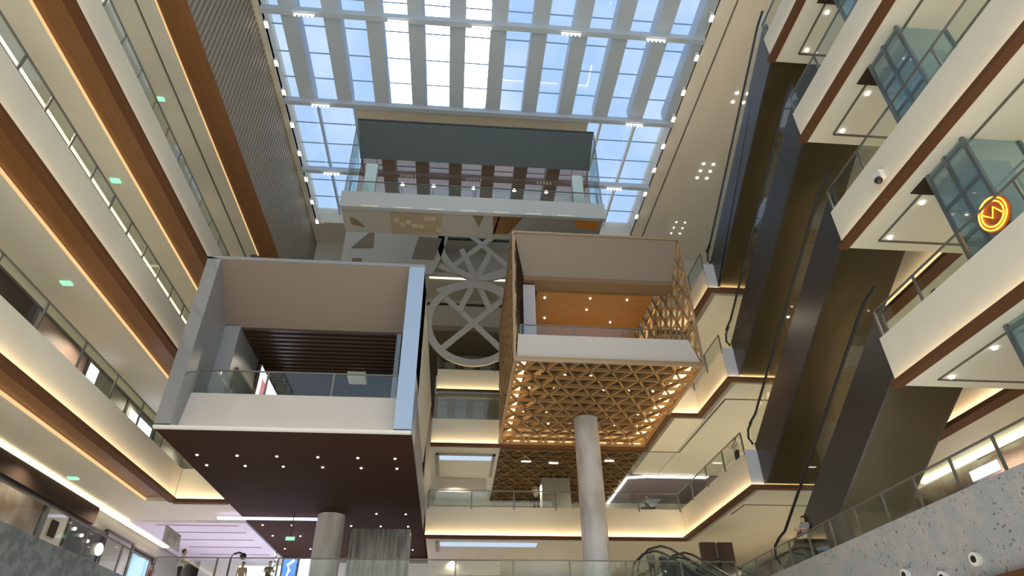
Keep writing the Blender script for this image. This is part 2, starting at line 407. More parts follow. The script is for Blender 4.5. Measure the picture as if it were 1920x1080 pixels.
# top left soffit
t = thing('top_soffit', 'wide wood band and cream soffit under the slatted wall at upper left', 'soffit', (WH, -4, 25.5))
MB().box(WH, -4, 25.55, -13.62, 42.6, 25.61).build('wood_band', wood, t)
MB().box(-13.62, -4, 25.45, -14.36, 42.6, 25.61).build('soffit', soffc, t)
MB().box(-14.48, -4, 25.45, -15.9, 42.6, 25.61).build('soffit', soffc, t)
MB().box(-14.36, -4, 25.56, -14.48, 42.6, 25.61).build('groove', groove, t)
MB().box(-13.60, -4, 25.48, -13.57, 42.6, 25.56).build('cove_strip', cedge, t)
# green exit lights on left soffits
for x, y, z, l in ((-14.28, 20.08, 13.2, 'small green exit light under the middle left soffit'), (-15.25, 21.9, 25.45, 'small green exit light under the topmost left soffit'), (-14.16, 19.95, 18.15, 'small green exit light under the upper left soffit'), (-15.0, 26.2, 8.05, 'small green exit light under the lowest left soffit')):
    tag(MB().box(x-.18, y-.12, z-.06, x+.18, y+.12, z).build('exit_light', exitg), l, 'light')

# right side: interior lies to +x -> walk towards -y
XR = 12.6
R = [(7.87, 'lowest'), (12.9, 'second lowest'), (17.98, 'second highest'), (22.86, 'highest')]
for b, w in R:
    balcony([(XR, 15.65), (XR, -4)], b, 1.55, 'cream balcony on the right, %s of the four stacked ones' % w, .1, False, 6.4, covm=None, ledm=leds)
    railing([(XR, 15.6), (XR, 0)], b+1.55, .92, 'glass railing on the %s right balcony' % w, 2.0, off=.12)
balcony([(XR, 29.0), (XR, -4)], 2.55, 2.08, 'speckled grey granite parapet at the bottom right', .2, False, 6.4, fm=gran, noled=True, soff=False)
railing([(XR, 29.0), (XR, 1)], 4.63, .88, 'glass railing above the right granite parapet', 1.56, off=.12)
# grooves in right soffits
for b, w in R:
    for gx in (13.55, 15.6):
        o = struct('trim_%d' % (40+int(b)+int(gx*2) % 3*20), MB().box(gx-.045, -2, b-.012, gx+.045, 15.2 if gx < 14 else 13.9, b+.01), groove)
    struct('trim_%d' % (90+int(b)), MB().box(13.55, 15.15, b-.012, 19.0, 15.25, b+.01), groove)
    for k, (x, y) in enumerate(((13.8, 15.0), (13.8, 13.3), (14.45, 9.2))):
        downlight(x, y, b, 'small downlight under the %s right balcony, %s from its far end' % (w, ORD[k]), 'downlights under the %s right balcony' % w, .07)
# far side of escalator void, right
for b, w in ((8.0, 'lowest'), (13.0, 'middle'), (18.0, 'upper')):
    balcony([(16.5, 25.8), (16.5, 15.65)], b, 1.5, 'far side balcony with glowing edge behind the escalators, %s' % w, .35, False, 2.6, covm=coveb)
# ------------------------------------------------------------------ back balconies with escalator landings
backdef = {8.0: ('lowest', [(XR+3.9, 25.8), (XR, 25.8), (XR, 35.2), (-1.5, 35.2)]),
           13.0: ('middle', [(XR+3.9, 25.8), (XR, 25.8), (XR, 30.1), (11.0, 30.1), (11.0, 35.1), (-1.5, 35.1)]),
           18.0: ('upper', [(XR+3.9, 25.8), (XR, 25.8), (XR, 30.1), (11.2, 30.1), (11.2, 38.6), (-1.5, 38.6)])}
for b, (w, pts) in backdef.items():
    bb = balcony(pts[::-1], b, 1.6, 'warm glowing back balcony with escalator landing, %s of three' % w, .06, False, 1.4, soff=False)
    if b == 8.0: rp = [(XR, 25.9), (XR, 35.2), (-1.4, 35.2)]
    elif b == 13.0: rp = [(XR, 25.9), (XR, 30.1), (11.0, 30.1)]
    else: rp = [(XR, 25.9), (XR, 30.1), (11.3, 30.1)]
    railing(rp, b+1.6, .85, 'glass railing on the %s back balcony' % w, 2.2)
    MB().box(12.45, 25.66, b+.1, 13.05, 25.74, b+1.6).build('end_panel', mat('pale_blue_panel', (.50, .52, .56), .35), bb)['label'] = 'pale bluish end panel at the escalator landing'
# plates (floors/ceilings) behind them
struct('ceiling', MB().box(-1.45, 35.6, 8.0, 12.6, 46, 9.55), soffc)
struct('ceiling', MB().box(12.98, 26.2, 8.0, 26.6, 46, 9.55), soffc)
struct('ceiling', MB().box(12.6, 35.6, 8.0, 12.98, 46, 9.55), soffc)
struct('ceiling', MB().box(-1.6, 35.5, 13.0, 10.95, 46, 14.3), soffc)
struct('ceiling', MB().box(11.35, 30.5, 13.0, 12.95, 39.6, 14.3), soffc)
struct('ceiling', MB().box(12.98, 26.2, 13.0, 26.6, 39.6, 14.3), soffc)
struct('ceiling', MB().box(-1.6, 39.0, 18.0, 11.2, 46, 19.3), soffc)
struct('ceiling', MB().box(12.98, 26.2, 18.0, 26.6, 46, 19.3), soffc)
for b in (3.0,): struct('floor', MB().box(-15.9, 29.2, b, 26.6, 46, b+1.5), tilef)
struct('floor', MB().box(-15.9, -4, 3.0, -12.6, 29.2, 4.45), tilef)
struct('floor', MB().box(12.75, -4, 3.0, 26.6, 15.6, 4.5), tilef)
struct('floor', MB().box(12.75, 25.8, 3.0, 26.6, 29.2, 4.5), tilef)
struct('floor', MB().box(12.75, 15.6, 4.3, 12.97, 25.8, 4.5), tilef)
struct('floor', MB().box(16.5, 15.6, 3.0, 26.6, 25.8, 4.5), tilef)
# white light line around the ceiling step, level 13
t = thing('light_line', 'white light line bending around the ceiling step behind the column', 'light', (12, 40, 12.9))
MB().box(12.1, 39.7, 12.86, 16.3, 39.84, 12.98).build('strip', led_w, t)
MB().hexa([(11.02, 40.0, 12.85), (11.14, 40.0, 12.85), (11.14, 45.9, 12.85), (11.02, 45.9, 12.85), (11.02, 40.0, 12.95), (11.14, 40.0, 12.95), (11.14, 45.9, 12.95), (11.02, 45.9, 12.95)]).build('strip', led_w, t)
MB().hexa([(11.02, 39.95, 12.85), (12.2, 39.7, 12.85), (12.2, 39.84, 12.85), (11.14, 40.1, 12.85), (11.02, 39.95, 12.95), (12.2, 39.7, 12.95), (12.2, 39.84, 12.95), (11.14, 40.1, 12.95)]).build('strip', led_w, t)
struct('ceiling', MB().box(11.2, 39.85, 12.96, 26.6, 46, 13.2), mat('purple_grey_ceiling', (.25, .22, .27), .6))
# grooves on the level-13 right ceiling
g = ribbon([(20, 27.95), (13.17, 27.95), (13.17, 35.5), (10.9, 35.5)], 0, .10, 12.985, 13.01)
struct('trim_120', g, groove)
g = ribbon([(20, 28.4), (13.2, 28.4), (13.2, 30)], 0, .08, 7.985, 8.01)
struct('trim_121', g, groove)
# left level-8 ceiling grooves
for i, y in enumerate((33.2, 34.6, 36.2, 37.9, 39.8)):
    struct('trim_%d' % (130+i), MB().box(-14.4, y, 8.0-.02, -10.5, y+.1, 8.05), groove)
struct('ceiling', MB().box(-15.8, 32.7, 7.99, -10.0, 46, 8.25), mat('violet_tinted_ceiling', (.80, .77, .90), .5))  # violet light on this white ceiling is put into its tint

# windows & panels of the back wall
def window(n, x0, z0, x1, z1, nm_, lab):
    w = struct('window_%d' % n, MB().box(x0, 45.9, z0, x1, 45.94, z1), daypan, lab)
    f = MB(); f.box(x0-.12, 45.8, z0-.12, x1+.12, 45.96, z0); f.box(x0-.12, 45.8, z1, x1+.12, 45.96, z1+.12)
    f.box(x0-.12, 45.8, z0, x0, 45.96, z1); f.box(x1, 45.8, z0, x1+.12, 45.96, z1)
    f.build('frame', greyw, w)
    mu = MB(); k = max(2, int((x1-x0)/.75))
    for i in range(1, k): x = x0+(x1-x0)*i/k; mu.box(x-.025, 45.86, z0, x+.025, 45.9, z1)
    mu.build('mullion', mat('mullion_blue', (.25, .33, .45), .5), w)
window(20, -1.0, 10.6, 2.35, 14.3, 'w', None) if False else None
window(20, -1.05, 9.4, 2.4, 12.2, 'w', None)
window(22, 5.2, 4.7, 7.2, 7.4, 'w', None)

# ------------------------------------------------------------------ brown box (left)
B1 = thing('hanging_box_room', 'large grey-framed box room with dark brown underside hanging over the hall on the left', 'box room', (-5.7, 30, 8.0))
x0, x1, ya, zb, zt = -9.9, -1.55, 20.5, 8.0, 14.86
fr = MB()   # left jamb
fr.hexa([(x0, ya, zb+.12), (x0+.5, ya, zb+.12), (x0+.55, 22.5, zb+.12), (x0, 22.5, zb+.12), (x0, ya, zt+.1), (x0+.5, ya, zt), (x0+.55, 22.5, zt), (x0, 22.5, zt+.1)])
fr.build('left_jamb', grim, B1)
MB().hexa([(x1-.6, ya, zb+.12), (x1, ya, zb+.12), (x1, 22.5, zb+.12), (x1-.75, 22.5, zb+.12), (x1-.6, ya, zt), (x1, ya, zt), (x1, 22.5, zt), (x1-.75, 22.5, zt)]).build('right_jamb', bluem, B1)
MB().box(x0, ya-.01, zb-.02, x1, ya+.15, zb+.07).build('sill_trim', whitep, B1)
MB().box(x0, ya, zt, x1, ya+.1, zt+.14).build('top_trim', grim, B1)
MB().hexa([(x0+.5, ya+.05, zt), (x1-.6, ya+.05, zt), (x1-.7, 22.6, 13.05), (x0+.55, 22.6, 13.05), (x0+.5, ya+.05, zt+.14), (x1-.6, ya+.05, zt+.14), (x1-.7, 22.6, 13.25), (x0+.55, 22.6, 13.25)]).build('sloped_head', headw, B1)
MB().hexa([(x0+.5, 21.05, zb+.12), (x1-.6, 21.05, zb+.12), (x1-.6, 21.25, zb+.12), (x0+.5, 21.25, zb+.12), (x0+.5, 21.35, 9.62), (x1-.62, 21.35, 9.62), (x1-.62, 21.5, 9.62), (x0+.5, 21.5, 9.62)]).build('parapet', lilac, B1)
MB().box(x0+.55, ya+.22, zb+.12, x1-.62, ya+.30, zb+.16).build('light_strip', emis('soft_warm_led', (1, .82, .62), 5.0), B1)
US = MB().box(x0, ya+.16, zb, x1, 44.0, zb+.12).build('underside', darkw, B1)
MB().box(x0, ya+.17, zb-.0, x1, 44.0, 9.0).build('floor_slab', darkw, B1) if False else None
MB().box(x0+.5, 21.5, 9.3, x1-.1, 40, 9.6).build('room_floor', tilef, B1)
MB().slab([(x1-.1, 20.6, 10.35), (x1-.1, 29.4, 10.0), (x1-.1, 34, 15), (x1-.1, 20.6, 15)], (.1, 0, 0)).build('side_wall', cream, B1)
MB().slab([(x1-.14, 20.6, 8.02), (x1-.14, 44, 8.02), (x1-.14, 44, 10.0), (x1-.14, 29.4, 10.02), (x1-.14, 20.6, 10.37)], (.1, 0, 0)).build('side_skirt', grim, B1)
MB().box(x0-.02, 22.5, 8.02, x0+.1, 40, 15).build('side_wall', grim, B1)
MB().box(x0, 22.0, 14.9, x1, 34, 15.05).build('roof', grim, B1)
m = MB(); y = 22.62
while y < 33: m.box(x0+.6, y, 12.98, x1-.75, y+.16, 13.12); y += .34
m.build('slatted_ceiling', mat('dark_walnut_slats', (.045, .028, .018), .35), B1)
MB().box(x0+.6, 22.6, 13.12, x1-.5, 33, 13.2).build('ceiling_backing', rubber, B1)
MB().box(x0+.5, 33, 9.6, x1-.1, 33.2, 13.2).build('rear_wall', darks, B1)
MB().box(x0+.55, 22.5, 9.6, x0+1.15, 25.4, 13.05).build('inner_pier', grim, B1)
MB().box(-2.6, 22.6, 9.6, -2.42, 26.5, 13.0).build('side_glass', gl_lift, B1)
MB().box(-5.0, 26, 12.7, -4.2, 26.8, 12.95).build('ceiling_fixture', whitep, B1)
# underside lights
for y in (23.08, 24.2, 30.7, 33.0, 35.2, 38.2):
    for x in ((-9.3, -7.9, -6.5, -5.04, -3.6, -2.25) if y != 30.7 else (-3.6, -2.25)):
        MB().disc(x, y, 7.965, .048, .04, 10).build('downlight', emis('box_downlight', (1, .9, .8), 3.5) if 'box_downlight' not in MATS else MATS['box_downlight'], US)
railing([(-9.3, 21.46), (-2.25, 21.46)], 9.62, .98, 'glass railing in the mouth of the brown box room', 2.4)
t = thing('display_screen', 'slanted lit advertising screen inside the brown box room', 'screen', (-8.1, 25.5, 9.6))
cs = MB().box(-8.2, 24.0, 9.6, -8.1, 27.6, 12.15).build('case', rubber, t)
MB().box(-8.1, 24.05, 9.7, -8.085, 27.55, 12.08).build('display', screenw, cs)
MB().box(-8.085, 24.4, 10.4, -8.075, 25.2, 11.7).build('pink_graphic', emis('pink_screen', (.8, .25, .3), 1.2), cs)
MB().box(-8.085, 25.3, 10.2, -8.075, 26.6, 11.4).build('navy_graphic', emis('navy_screen', (.02, .02, .18), 1), cs)
tag(MB().tube([(-8.2, 20.7, 15.0), (-8.2, 20.7, 15.12)], .22, 14).build('ceiling_speaker', rubber), 'small dark round fixture on top of the brown box room', 'fixture')
# round columns
tag(MB().tube([(-5.7, 31.1, 4.5), (-5.7, 31.1, 7.98)], .64, 32).build('round_column', marble, smooth=False), 'short round grey column under the brown box room', 'column')
c2 = thing('round_column', 'tall pale round column holding up the brass lattice box', 'column', (6.65, 30.75, GZ))
MB().tube([(6.65, 30.75, GZ), (6.65, 30.75, 12.95)], .63, 40).build('shaft', marble, c2, smooth=False)
MB().tube([(6.65, 30.75, GZ), (6.65, 30.75, GZ+.25)], .7, 32).build('base', greyw, c2)
# violet light line and TV board
tag(MB().box(-10.9, 31.2, 7.8, -6.35, 31.32, 7.9).build('light_line', purpl), 'violet-white light line under the brown box room', 'light')
tag(MB().hexa([(-13.8, 33, 7.2), (-12.75, 32.4, 6.6), (-12.7, 32.5, 6.6), (-13.75, 33.1, 7.2), (-13.85, 33, 7.95), (-12.85, 32.4, 7.35), (-12.8, 32.5, 7.35), (-13.8, 33.1, 7.95)]).build('hanging_sign', mat('grey_poster', (.22, .22, .24), .4, noise=(1.4, (.40, .40, .43), .4, .6, (1, 1, 1)))), 'slanted grey poster board hanging under the left ceiling', 'sign')

# ------------------------------------------------------------------ brass lattice box (middle right)
def lattice(fn, W_, H_, pitch, w, d, mb):
    """triangular grid of bars in a W x H rectangle; fn(u,v,n) -> 3D point"""
    segs = []; k3 = math.sqrt(3); hh = pitch*k3/2
    def clip(p, q):
        t0, t1 = 0., 1.; dx, dy = q[0]-p[0], q[1]-p[1]
        for pp, qq in ((-dx, p[0]), (dx, W_-p[0]), (-dy, p[1]), (dy, H_-p[1])):
            if abs(pp) < 1e-9:
                if qq < 0: return None
            else:
                r = qq/pp
                if pp < 0: t0 = max(t0, r)
                else: t1 = min(t1, r)
        return None if t0 >= t1-.01 else ((p[0]+dx*t0, p[1]+dy*t0), (p[0]+dx*t1, p[1]+dy*t1))
    v = 0.
    while v <= H_+.01: segs.append(((0, v), (W_, v))); v += hh
    nn = int((W_+H_)/pitch)+3
    for i in range(-nn, nn*2):
        u = i*pitch
        for s in (1, -1): segs.append(clip((u, 0), (u+s*H_/k3, H_)))
    for v_ in (W_,):
        pass
    for sg in segs:
        if not sg: continue
        (a, b), (c, e) = sg; dx, dy = c-a, e-b; l = math.hypot(dx, dy)
        if l < .1: continue
        nx, ny = -dy/l*w/2, dx/l*w/2
        mb.hexa([fn(a-nx, b-ny, 0), fn(c-nx, e-ny, 0), fn(c+nx, e+ny, 0), fn(a+nx, b+ny, 0), fn(a-nx, b-ny, d), fn(c-nx, e-ny, d), fn(c+nx, e+ny, d), fn(a+nx, b+ny, d)])
    return mb
B2 = thing('lattice_box_room', 'box room wrapped in a glowing brass triangle lattice on the right of the hall', 'box room', (6.6, 29.5, 13.0))
X0, X1, Y0, Y1, Z0, Z1 = 2.36, 10.85, 24.5, 34.5, 13.0, 20.2
lattice(lambda u, v, n: (X0+u, Y0+v, Z0+n), X1-X0, Y1-Y0, 1.0, .085, .16, MB()).build('bottom_lattice', brass, B2)
lattice(lambda u, v, n: (X0+n, Y0+u, Z0+v), Y1-Y0, Z1-Z0, 1.0, .07, .12, MB()).build('side_lattice', brass, B2)
lattice(lambda u, v, n: (X1-n, Y0+u, Z0+v), Y1-Y0, Z1-Z0, 1.0, .07, .12, MB()).build('side_lattice', brass, B2)
fr = MB()
for (a, b_) in (((X0, Y0, Z0), (X0, Y0, Z1)), ((X1, Y0, Z0), (X1, Y0, Z1)), ((X0, Y0, Z1), (X1, Y0, Z1)), ((X0, Y0, Z0), (X1, Y0, Z0)), ((X0, Y0, Z0), (X0, Y1, Z0)), ((X1, Y0, Z0), (X1, Y1, Z0)), ((X0, Y1, Z0), (X1, Y1, Z0)), ((X0, Y0, Z1), (X0, Y1, Z1)), ((X1, Y0, Z1), (X1, Y1, Z1))):
    fr.bar(a, b_, .10, .12)
fr.build('edge_frame', mat('pale_brass', (.40, .30, .20), .35, .5), B2)
BP = MB().box(X0+.45, Y0+.5, Z0+.62, X1-.5, Y1-.5, Z0+.7).build('backing_panel', brassd, B2)
MB().box(X0+.14, Y0+.5, Z0+.25, X0+.2, Y1, Z1-.1).build('side_backing', brassd, B2)
ledb = emis('amber_led', (1.0, .64, .30), 3.6)
MB().box(X1-.62, Y0+.4, Z0+.45, X1-.14, Y1-.2, Z0+.5).build('light_strip', ledb, B2)
MB().box(X0+.2, Y1-.52, Z0+.45, X1-.14, Y1-.14, Z0+.5).build('light_strip', ledb, B2)
MB().box(X0+.24, Y0+.6, Z0+.45, X0+.62, Y1-.2, Z0+.5).build('light_strip', ledb, B2)
for ix in range(6):
    for iy in range(6):
        x = X0+1.1+ix*1.25+(.3 if iy % 2 else 0); y = Y0+1.0+iy*1.5
        MB().disc(x, y, Z0+.56, .07, .05, 8).build('downlight', MATS.get('lattice_spot') or emis('lattice_spot', (1, .7, .4), 2.2), BP)
MB().hexa([(X0+.1, Y0+.1, Z0+.16), (X1-.05, Y0+.1, Z0+.16), (X1-.05, Y0+.3, Z0+.16), (X0+.1, Y0+.3, Z0+.16), (X0+.2, Y0+.2, 14.42), (X1-.4, Y0+.2, 14.42), (X1-.4, Y0+.4, 14.42), (X0+.2, Y0+.4, 14.42)]).build('parapet', lilac, B2)
MB().box(X0+.2, Y0+.4, 14.1, X1-.2, Y1, 14.35).build('room_floor', tilef, B2)
MB().hexa([(X0+.08, Y0+.05, Z1-.06), (X1-.08, Y0+.05, Z1-.06), (10.7, 25.9, 18.55), (3.0, 25.9, 18.55), (X0+.08, Y0+.05, Z1), (X1-.08, Y0+.05, Z1), (10.7, 25.9, 18.7), (3.0, 25.9, 18.7)]).build('sloped_head', mat('taupe_panel_2', (.22, .185, .155), .5), B2)
MB().box(X0, Y0+.1, Z1, X1, Y1, Z1+.12).build('roof', headw, B2)
MB().box(3.0, 25.9, 18.3, 10.7, 26.9, 18.6).build('head_band', mat('brown_band', (.20, .13, .07), .5), B2)
WC = MB().box(3.8, 26.9, 18.2, 9.9, 31.3, 18.4).build('wood_ceiling', amberw, B2)
MB().box(3.8, 31.3, 14.4, 9.9, 31.5, 18.4).build('rear_wall', amberw, B2)
MB().box(3.0, 26.2, 14.4, 3.6, 28.0, 18.2).build('inner_pier', mat('pale_violet_panel', (.45, .43, .50), .4), B2)
for (x, y) in ((4.25, 27.3), (6.64, 27.2), (8.6, 27.2), (6.65, 28.3), (4.5, 29.3), (8.2, 29.5)):
    MB().disc(x, y, 18.15, .05, .05, 8).build('downlight', spot, WC)
MB().box(3.9, 31.0, 15.9, 9.8, 31.28, 16.2).build('light_shelf', led_l, B2)
tag(MB().box(7.3, 26.2, 14.5, 10.2, 26.9, 15.2).build('counter', darks), 'dark counter behind the parapet of the lattice box room', 'counter')
railing([(10.3, 24.95), (2.7, 24.95)][::-1], 14.42, .7, 'glass railing behind the parapet of the lattice box room', 2.2)
# unlit lattice ceiling running on behind
t = thing('lattice_ceiling', 'dim brass lattice ceiling continuing behind the glowing box underside', 'ceiling panel', (6.6, 40, 12.8))
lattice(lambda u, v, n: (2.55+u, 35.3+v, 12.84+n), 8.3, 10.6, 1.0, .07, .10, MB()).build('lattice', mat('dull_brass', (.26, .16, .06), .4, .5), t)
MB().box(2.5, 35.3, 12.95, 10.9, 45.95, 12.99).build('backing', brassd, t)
for (x, y, a) in ((3.9, 37.0, .3), (5.6, 37.2, .3), (8.9, 36.6, .3)):
    MB().box(x, y, 12.80, x+.55, y+.14, 12.84).build('lamp', led_w, t)
tag(MB().box(5.5, 40.0, 9.56, 7.3, 41.2, 12.8).build('square_column', greyw), 'square grey pillar standing behind the tall round column', 'column')

# ------------------------------------------------------------------ top glazed box (sky terrace)
B3 = thing('terrace_box', 'grey-topped glazed terrace box hanging right under the skylight', 'box room', (.45, 27, 22.4))
MB().hexa([(-6.55, 25.9, 29.15), (7.46, 25.9, 29.2), (7.41, 27.5, 27.78), (-6.45, 27.5, 27.78), (-6.55, 25.9, 29.3), (7.46, 25.9, 29.35), (7.41, 27.6, 27.95), (-6.45, 27.6, 27.95)]).build('sloped_head', gryh, B3)
MB().hexa([(-6.6, 25.85, 29.3), (7.5, 25.85, 29.35), (7.5, 26.0, 29.35), (-6.6, 26.0, 29.3), (-6.6, 25.85, 29.4), (7.5, 25.85, 29.45), (7.5, 26.0, 29.45), (-6.6, 26.0, 29.4)]).build('top_trim', dsteel, B3)
MB().box(-6.72, 25.85, 22.55, 7.6, 26.1, 23.62).build('slab_edge', mat('pale_blue_slab', (.42, .46, .48), .4), B3)
MB().box(-6.7, 26.1, 22.7, 7.55, 28.2, 23.5).build('floor_slab', mat('underside_grey', (.42, .42, .40), .7), B3)
for k in range(7): x = -5.55+k*1.75; MB().box(x, 25.82, 22.56, x+.85, 25.85, 22.64).build('edge_marker', MATS['white_paint'], B3)
for xs in (-6.6, 7.5):
    MB().slab([(xs, 25.95, 23.6), (xs, 28.1, 23.6), (xs, 28.1, 27.7), (xs, 25.95, 29.3)], (.04, 0, 0)).build('side_glass', gl_box, B3)
    MB().bar((xs, 25.95, 23.6), (xs, 25.95, 29.3), .05, .05).build('glass_edge', steel, B3)
MB().box(-6.4, 27.62, 23.5, 7.35, 27.65, 27.9).build('rear_glass', gl_tint, B3)
MB().box(-6.4, 27.6, 23.5, 7.35, 27.7, 24.55).build('rear_skirt', mat('brown_skirt', (.12, .085, .06), .5), B3)
MB().box(-5.8, 26.5, 23.5, -5.15, 26.9, 26.4).build('glass_door', mat('frosted_blue_glass', (.48, .62, .68), .15), B3)
MB().box(6.05, 26.5, 23.5, 6.68, 26.9, 26.35).build('glass_door', MATS['frosted_blue_glass'], B3)
railing([(-6.4, 26.05), (7.3, 26.05)], 23.62, 1.0, 'glass railing along the front of the terrace box', 6.8)
for x, w in ((-3.65, 'leftmost'), (-1.91, 'second from left'), (.35, 'middle'), (2.67, 'second from right'), (4.51, 'rightmost')):
    t = thing('globe_lamp', 'small warm globe lamp on the terrace box, %s of five' % w, 'lamp', (x, 26.6, 23.5))
    MB().tube([(x, 26.6, 23.5), (x, 26.6, 24.95)], .025, 6).build('stem', dsteel, t)
    MB().ball((x, 26.6, 25.0), .10, 6).build('globe', emis('globe_glow', (1, .8, .55), 16) if 'globe_glow' not in MATS else MATS['globe_glow'], t)
for i, (xa, w) in enumerate(((-3.2, 'left'), (3.1, 'right'))):
    t = thing('cafe_table', 'brown table seen through the terrace box glass, %s one' % w, 'table', (xa, 27.1, 23.5))
    MB().box(xa-.7, 26.8, 24.4, xa+.7, 27.4, 24.5).build('tabletop', woodt, t)
    for sx in (-.55, .55):
        for sy in (26.9, 27.3): MB().box(xa+sx-.04, sy-.04, 23.5, xa+sx+.04, sy+.04, 24.4).build('leg', woodt, t)

# ------------------------------------------------------------------ decorative screen between the boxes
T = thing('decorative_screen', 'grey cut-out screen of rings and diagonals between the box rooms', 'screen wall', (-3, 38, 19))
def ringmb(cx, cz, r, w, m, n=48, y=38.0, d=.18, a0=0, a1=2*PI):
    for k in range(n):
        t0 = a0+(a1-a0)*k/n; t1 = a0+(a1-a0)*(k+1)/n
        p = [(cx+(r+s)*math.cos(t_), cz+(r+s)*math.sin(t_)) for t_, s in ((t0, 0), (t1, 0), (t1, w), (t0, w))]
        m.hexa([(p[0][0], y, p[0][1]), (p[1][0], y, p[1][1]), (p[2][0], y, p[2][1]), (p[3][0], y, p[3][1]), (p[0][0], y+d, p[0][1]), (p[1][0], y+d, p[1][1]), (p[2][0], y+d, p[2][1]), (p[3][0], y+d, p[3][1])])
scr = mat('screen_paint', (.46, .46, .42), .6)
m = MB()
for (cx, cz) in ((1.3, 30.0), (.8, 23.0)): ringmb(cx, cz, 2.9, .5, m)
m.build('ring', scr, T)
m = MB()
hub = (.9, 26.7)
def cross(cx, cz, r_, n, a0, wd, y0_=0.):
    for k in range(n):
        a = math.radians(a0+180*k/n); dx, dz = r_*math.cos(a), r_*math.sin(a); yy_ = 38.05+.012*k+y0_
        m.bar((cx-dx, yy_+.05, cz-dz), (cx+dx, yy_+.05, cz+dz), .14, wd, up=(math.sin(a), 0, -math.cos(a)))
cross(hub[0], hub[1], 3.0, 4, 22.5, .42)
cross(1.3, 30.0, 2.9, 2, 45, .4, .055)
cross(.8, 23.0, 2.9, 2, 45, .4, .055)
m.build('diagonal', scr, T)
MB().slab([(-9, 38, 27.0), (-2.3, 38, 27.0), (-1.9, 38, 28.0), (-1.35, 38, 30.4), (-1.35, 38, 32.8), (-9, 38, 32.8)], (0, .18, 0)).build('solid_panel', scr, T)
MB().box(-1.6, 38, 32.0, 3.4, 38.18, 32.8).build('solid_panel', scr, T)
MB().slab([(-8.4, 37.93, 29.05), (-6.8, 37.93, 29.15), (-6.9, 37.93, 31.0)], (0, .06, 0)).build('cutout', mat('brown_cutout', (.20, .155, .10), .6), T)
MB().slab([(-3.9, 37.93, 28.3), (-2.3, 37.93, 28.3), (-1.75, 37.93, 30.3), (-3.5, 37.93, 30.4)], (0, .06, 0)).build('cutout', mat('taupe_cutout', (.20, .165, .13), .6), T)
MB().box(-8.2, 37.94, 27.6, -7.5, 38, 28.1).build('cutout', MATS['brown_cutout'], T)
# dark floors behind the screen
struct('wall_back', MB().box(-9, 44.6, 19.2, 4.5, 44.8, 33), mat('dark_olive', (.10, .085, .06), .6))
for z in (24.6, 30.6):
    struct('trim_%d' % int(200+z), MB().box(-2.6, 38.3, z, 3.4, 38.45, z+.12), rubber)
struct('ceiling', MB().box(-9, 39.6, 27.9, 11, 44.6, 28.3), soffc)
struct('ceiling', MB().box(-9, 39.6, 23.2, 11, 44.6, 23.6), mat('olive_soffit', (.22, .19, .12), .6))
tag(MB().box(-2.6, 39.62, 27.80, 3.4, 39.72, 27.895).build('light_line', cove), 'warm light line behind the cut-out ring screen', 'light')
zu = 22.66
def under(pts, name, mm): MB().slab([(x, y, zu) for x, y in pts], (0, 0, .05)).build(name, mm, B3)
und = mat('underside_grey', (.50, .49, .45), .6)
under([(-4.1, 26.35), (-1.3, 26.35), (-1.45, 28.1), (-4.15, 28.15)], 'ochre_inlay', mat('ochre_inlay', (.36, .31, .21), .6))
under([(1.45, 26.2), (3.1, 26.2), (2.4, 27.7), (1.55, 27.75)], 'brown_inlay', mat('brown_panel_m', (.20, .10, .03), .5))
under([(5.9, 26.15), (7.3, 26.15), (7.35, 26.95), (6.1, 26.85)], 'orange_inlay', mat('orange_panel_m', (.75, .30, .04), .5))
under([(.35, 26.3), (.95, 26.3), (.7, 27.2)], 'wedge_inlay', MATS['brown_cutout'])
under([(-6.3, 26.9), (-5.9, 27.2), (-5.6, 27.7), (-6.3, 27.5)], 'wedge_inlay', MATS['brown_cutout'])
random.seed(3); zu = 22.62
for k in range(8):
    a = -3.95+.33*k; b = 26.5+random.random()*1.2
    under([(a, b), (a+.3, b), (a+.3, b+.28), (a, b+.28)], 'small_tile', mat('sand_tile', (.50, .45, .32), .6))
zu = 22.66; under([(1.5, 27.9), (1.75, 26.2), (1.85, 26.2), (1.6, 27.9)], 'brass_strip', brass)
for xr_ in (-5.6, 6.5): MB().tube([(xr_, 28.3, 27.6), (xr_, 28.3, 32.98)], .018, 8).build('hanger_rod', whitep, B3)
# shop equipment seen in the gap
for k, (x, w) in enumerate(((-.7, 'left'), (.6, 'middle'), (1.8, 'right'))):
    tag(MB().box(x-.35, 40, 19.31, x+.35, 40.6, 20.9).build('shop_fixture', mat('fixture_grey', (.22, .21, .19), .5)), 'grey shop fixture behind the glass between the box rooms, %s one' % w, 'fixture')
railing([(2.3, 38.5), (-1.5, 38.5)], 19.6, .9, 'glass railing in the narrow gap between the box rooms', 2)
MB_ = thing('shop_glazing', 'dull glazed shop front in the gap between the lit balconies', 'shop front', (.6, 37.5, 14.6))
MB().box(-1.3, 37.5, 14.31, 2.6, 37.55, 17.9).build('glass_pane', gl_rail, MB_)
MB().box(-1.4, 37.45, 17.3, 2.7, 37.6, 17.45).build('transom', greyw, MB_)
struct('wall_back', MB().box(-1.6, 39.4, 14.3, 11, 39.6, 18), mat('taupe_wall', (.34, .30, .23), .6))
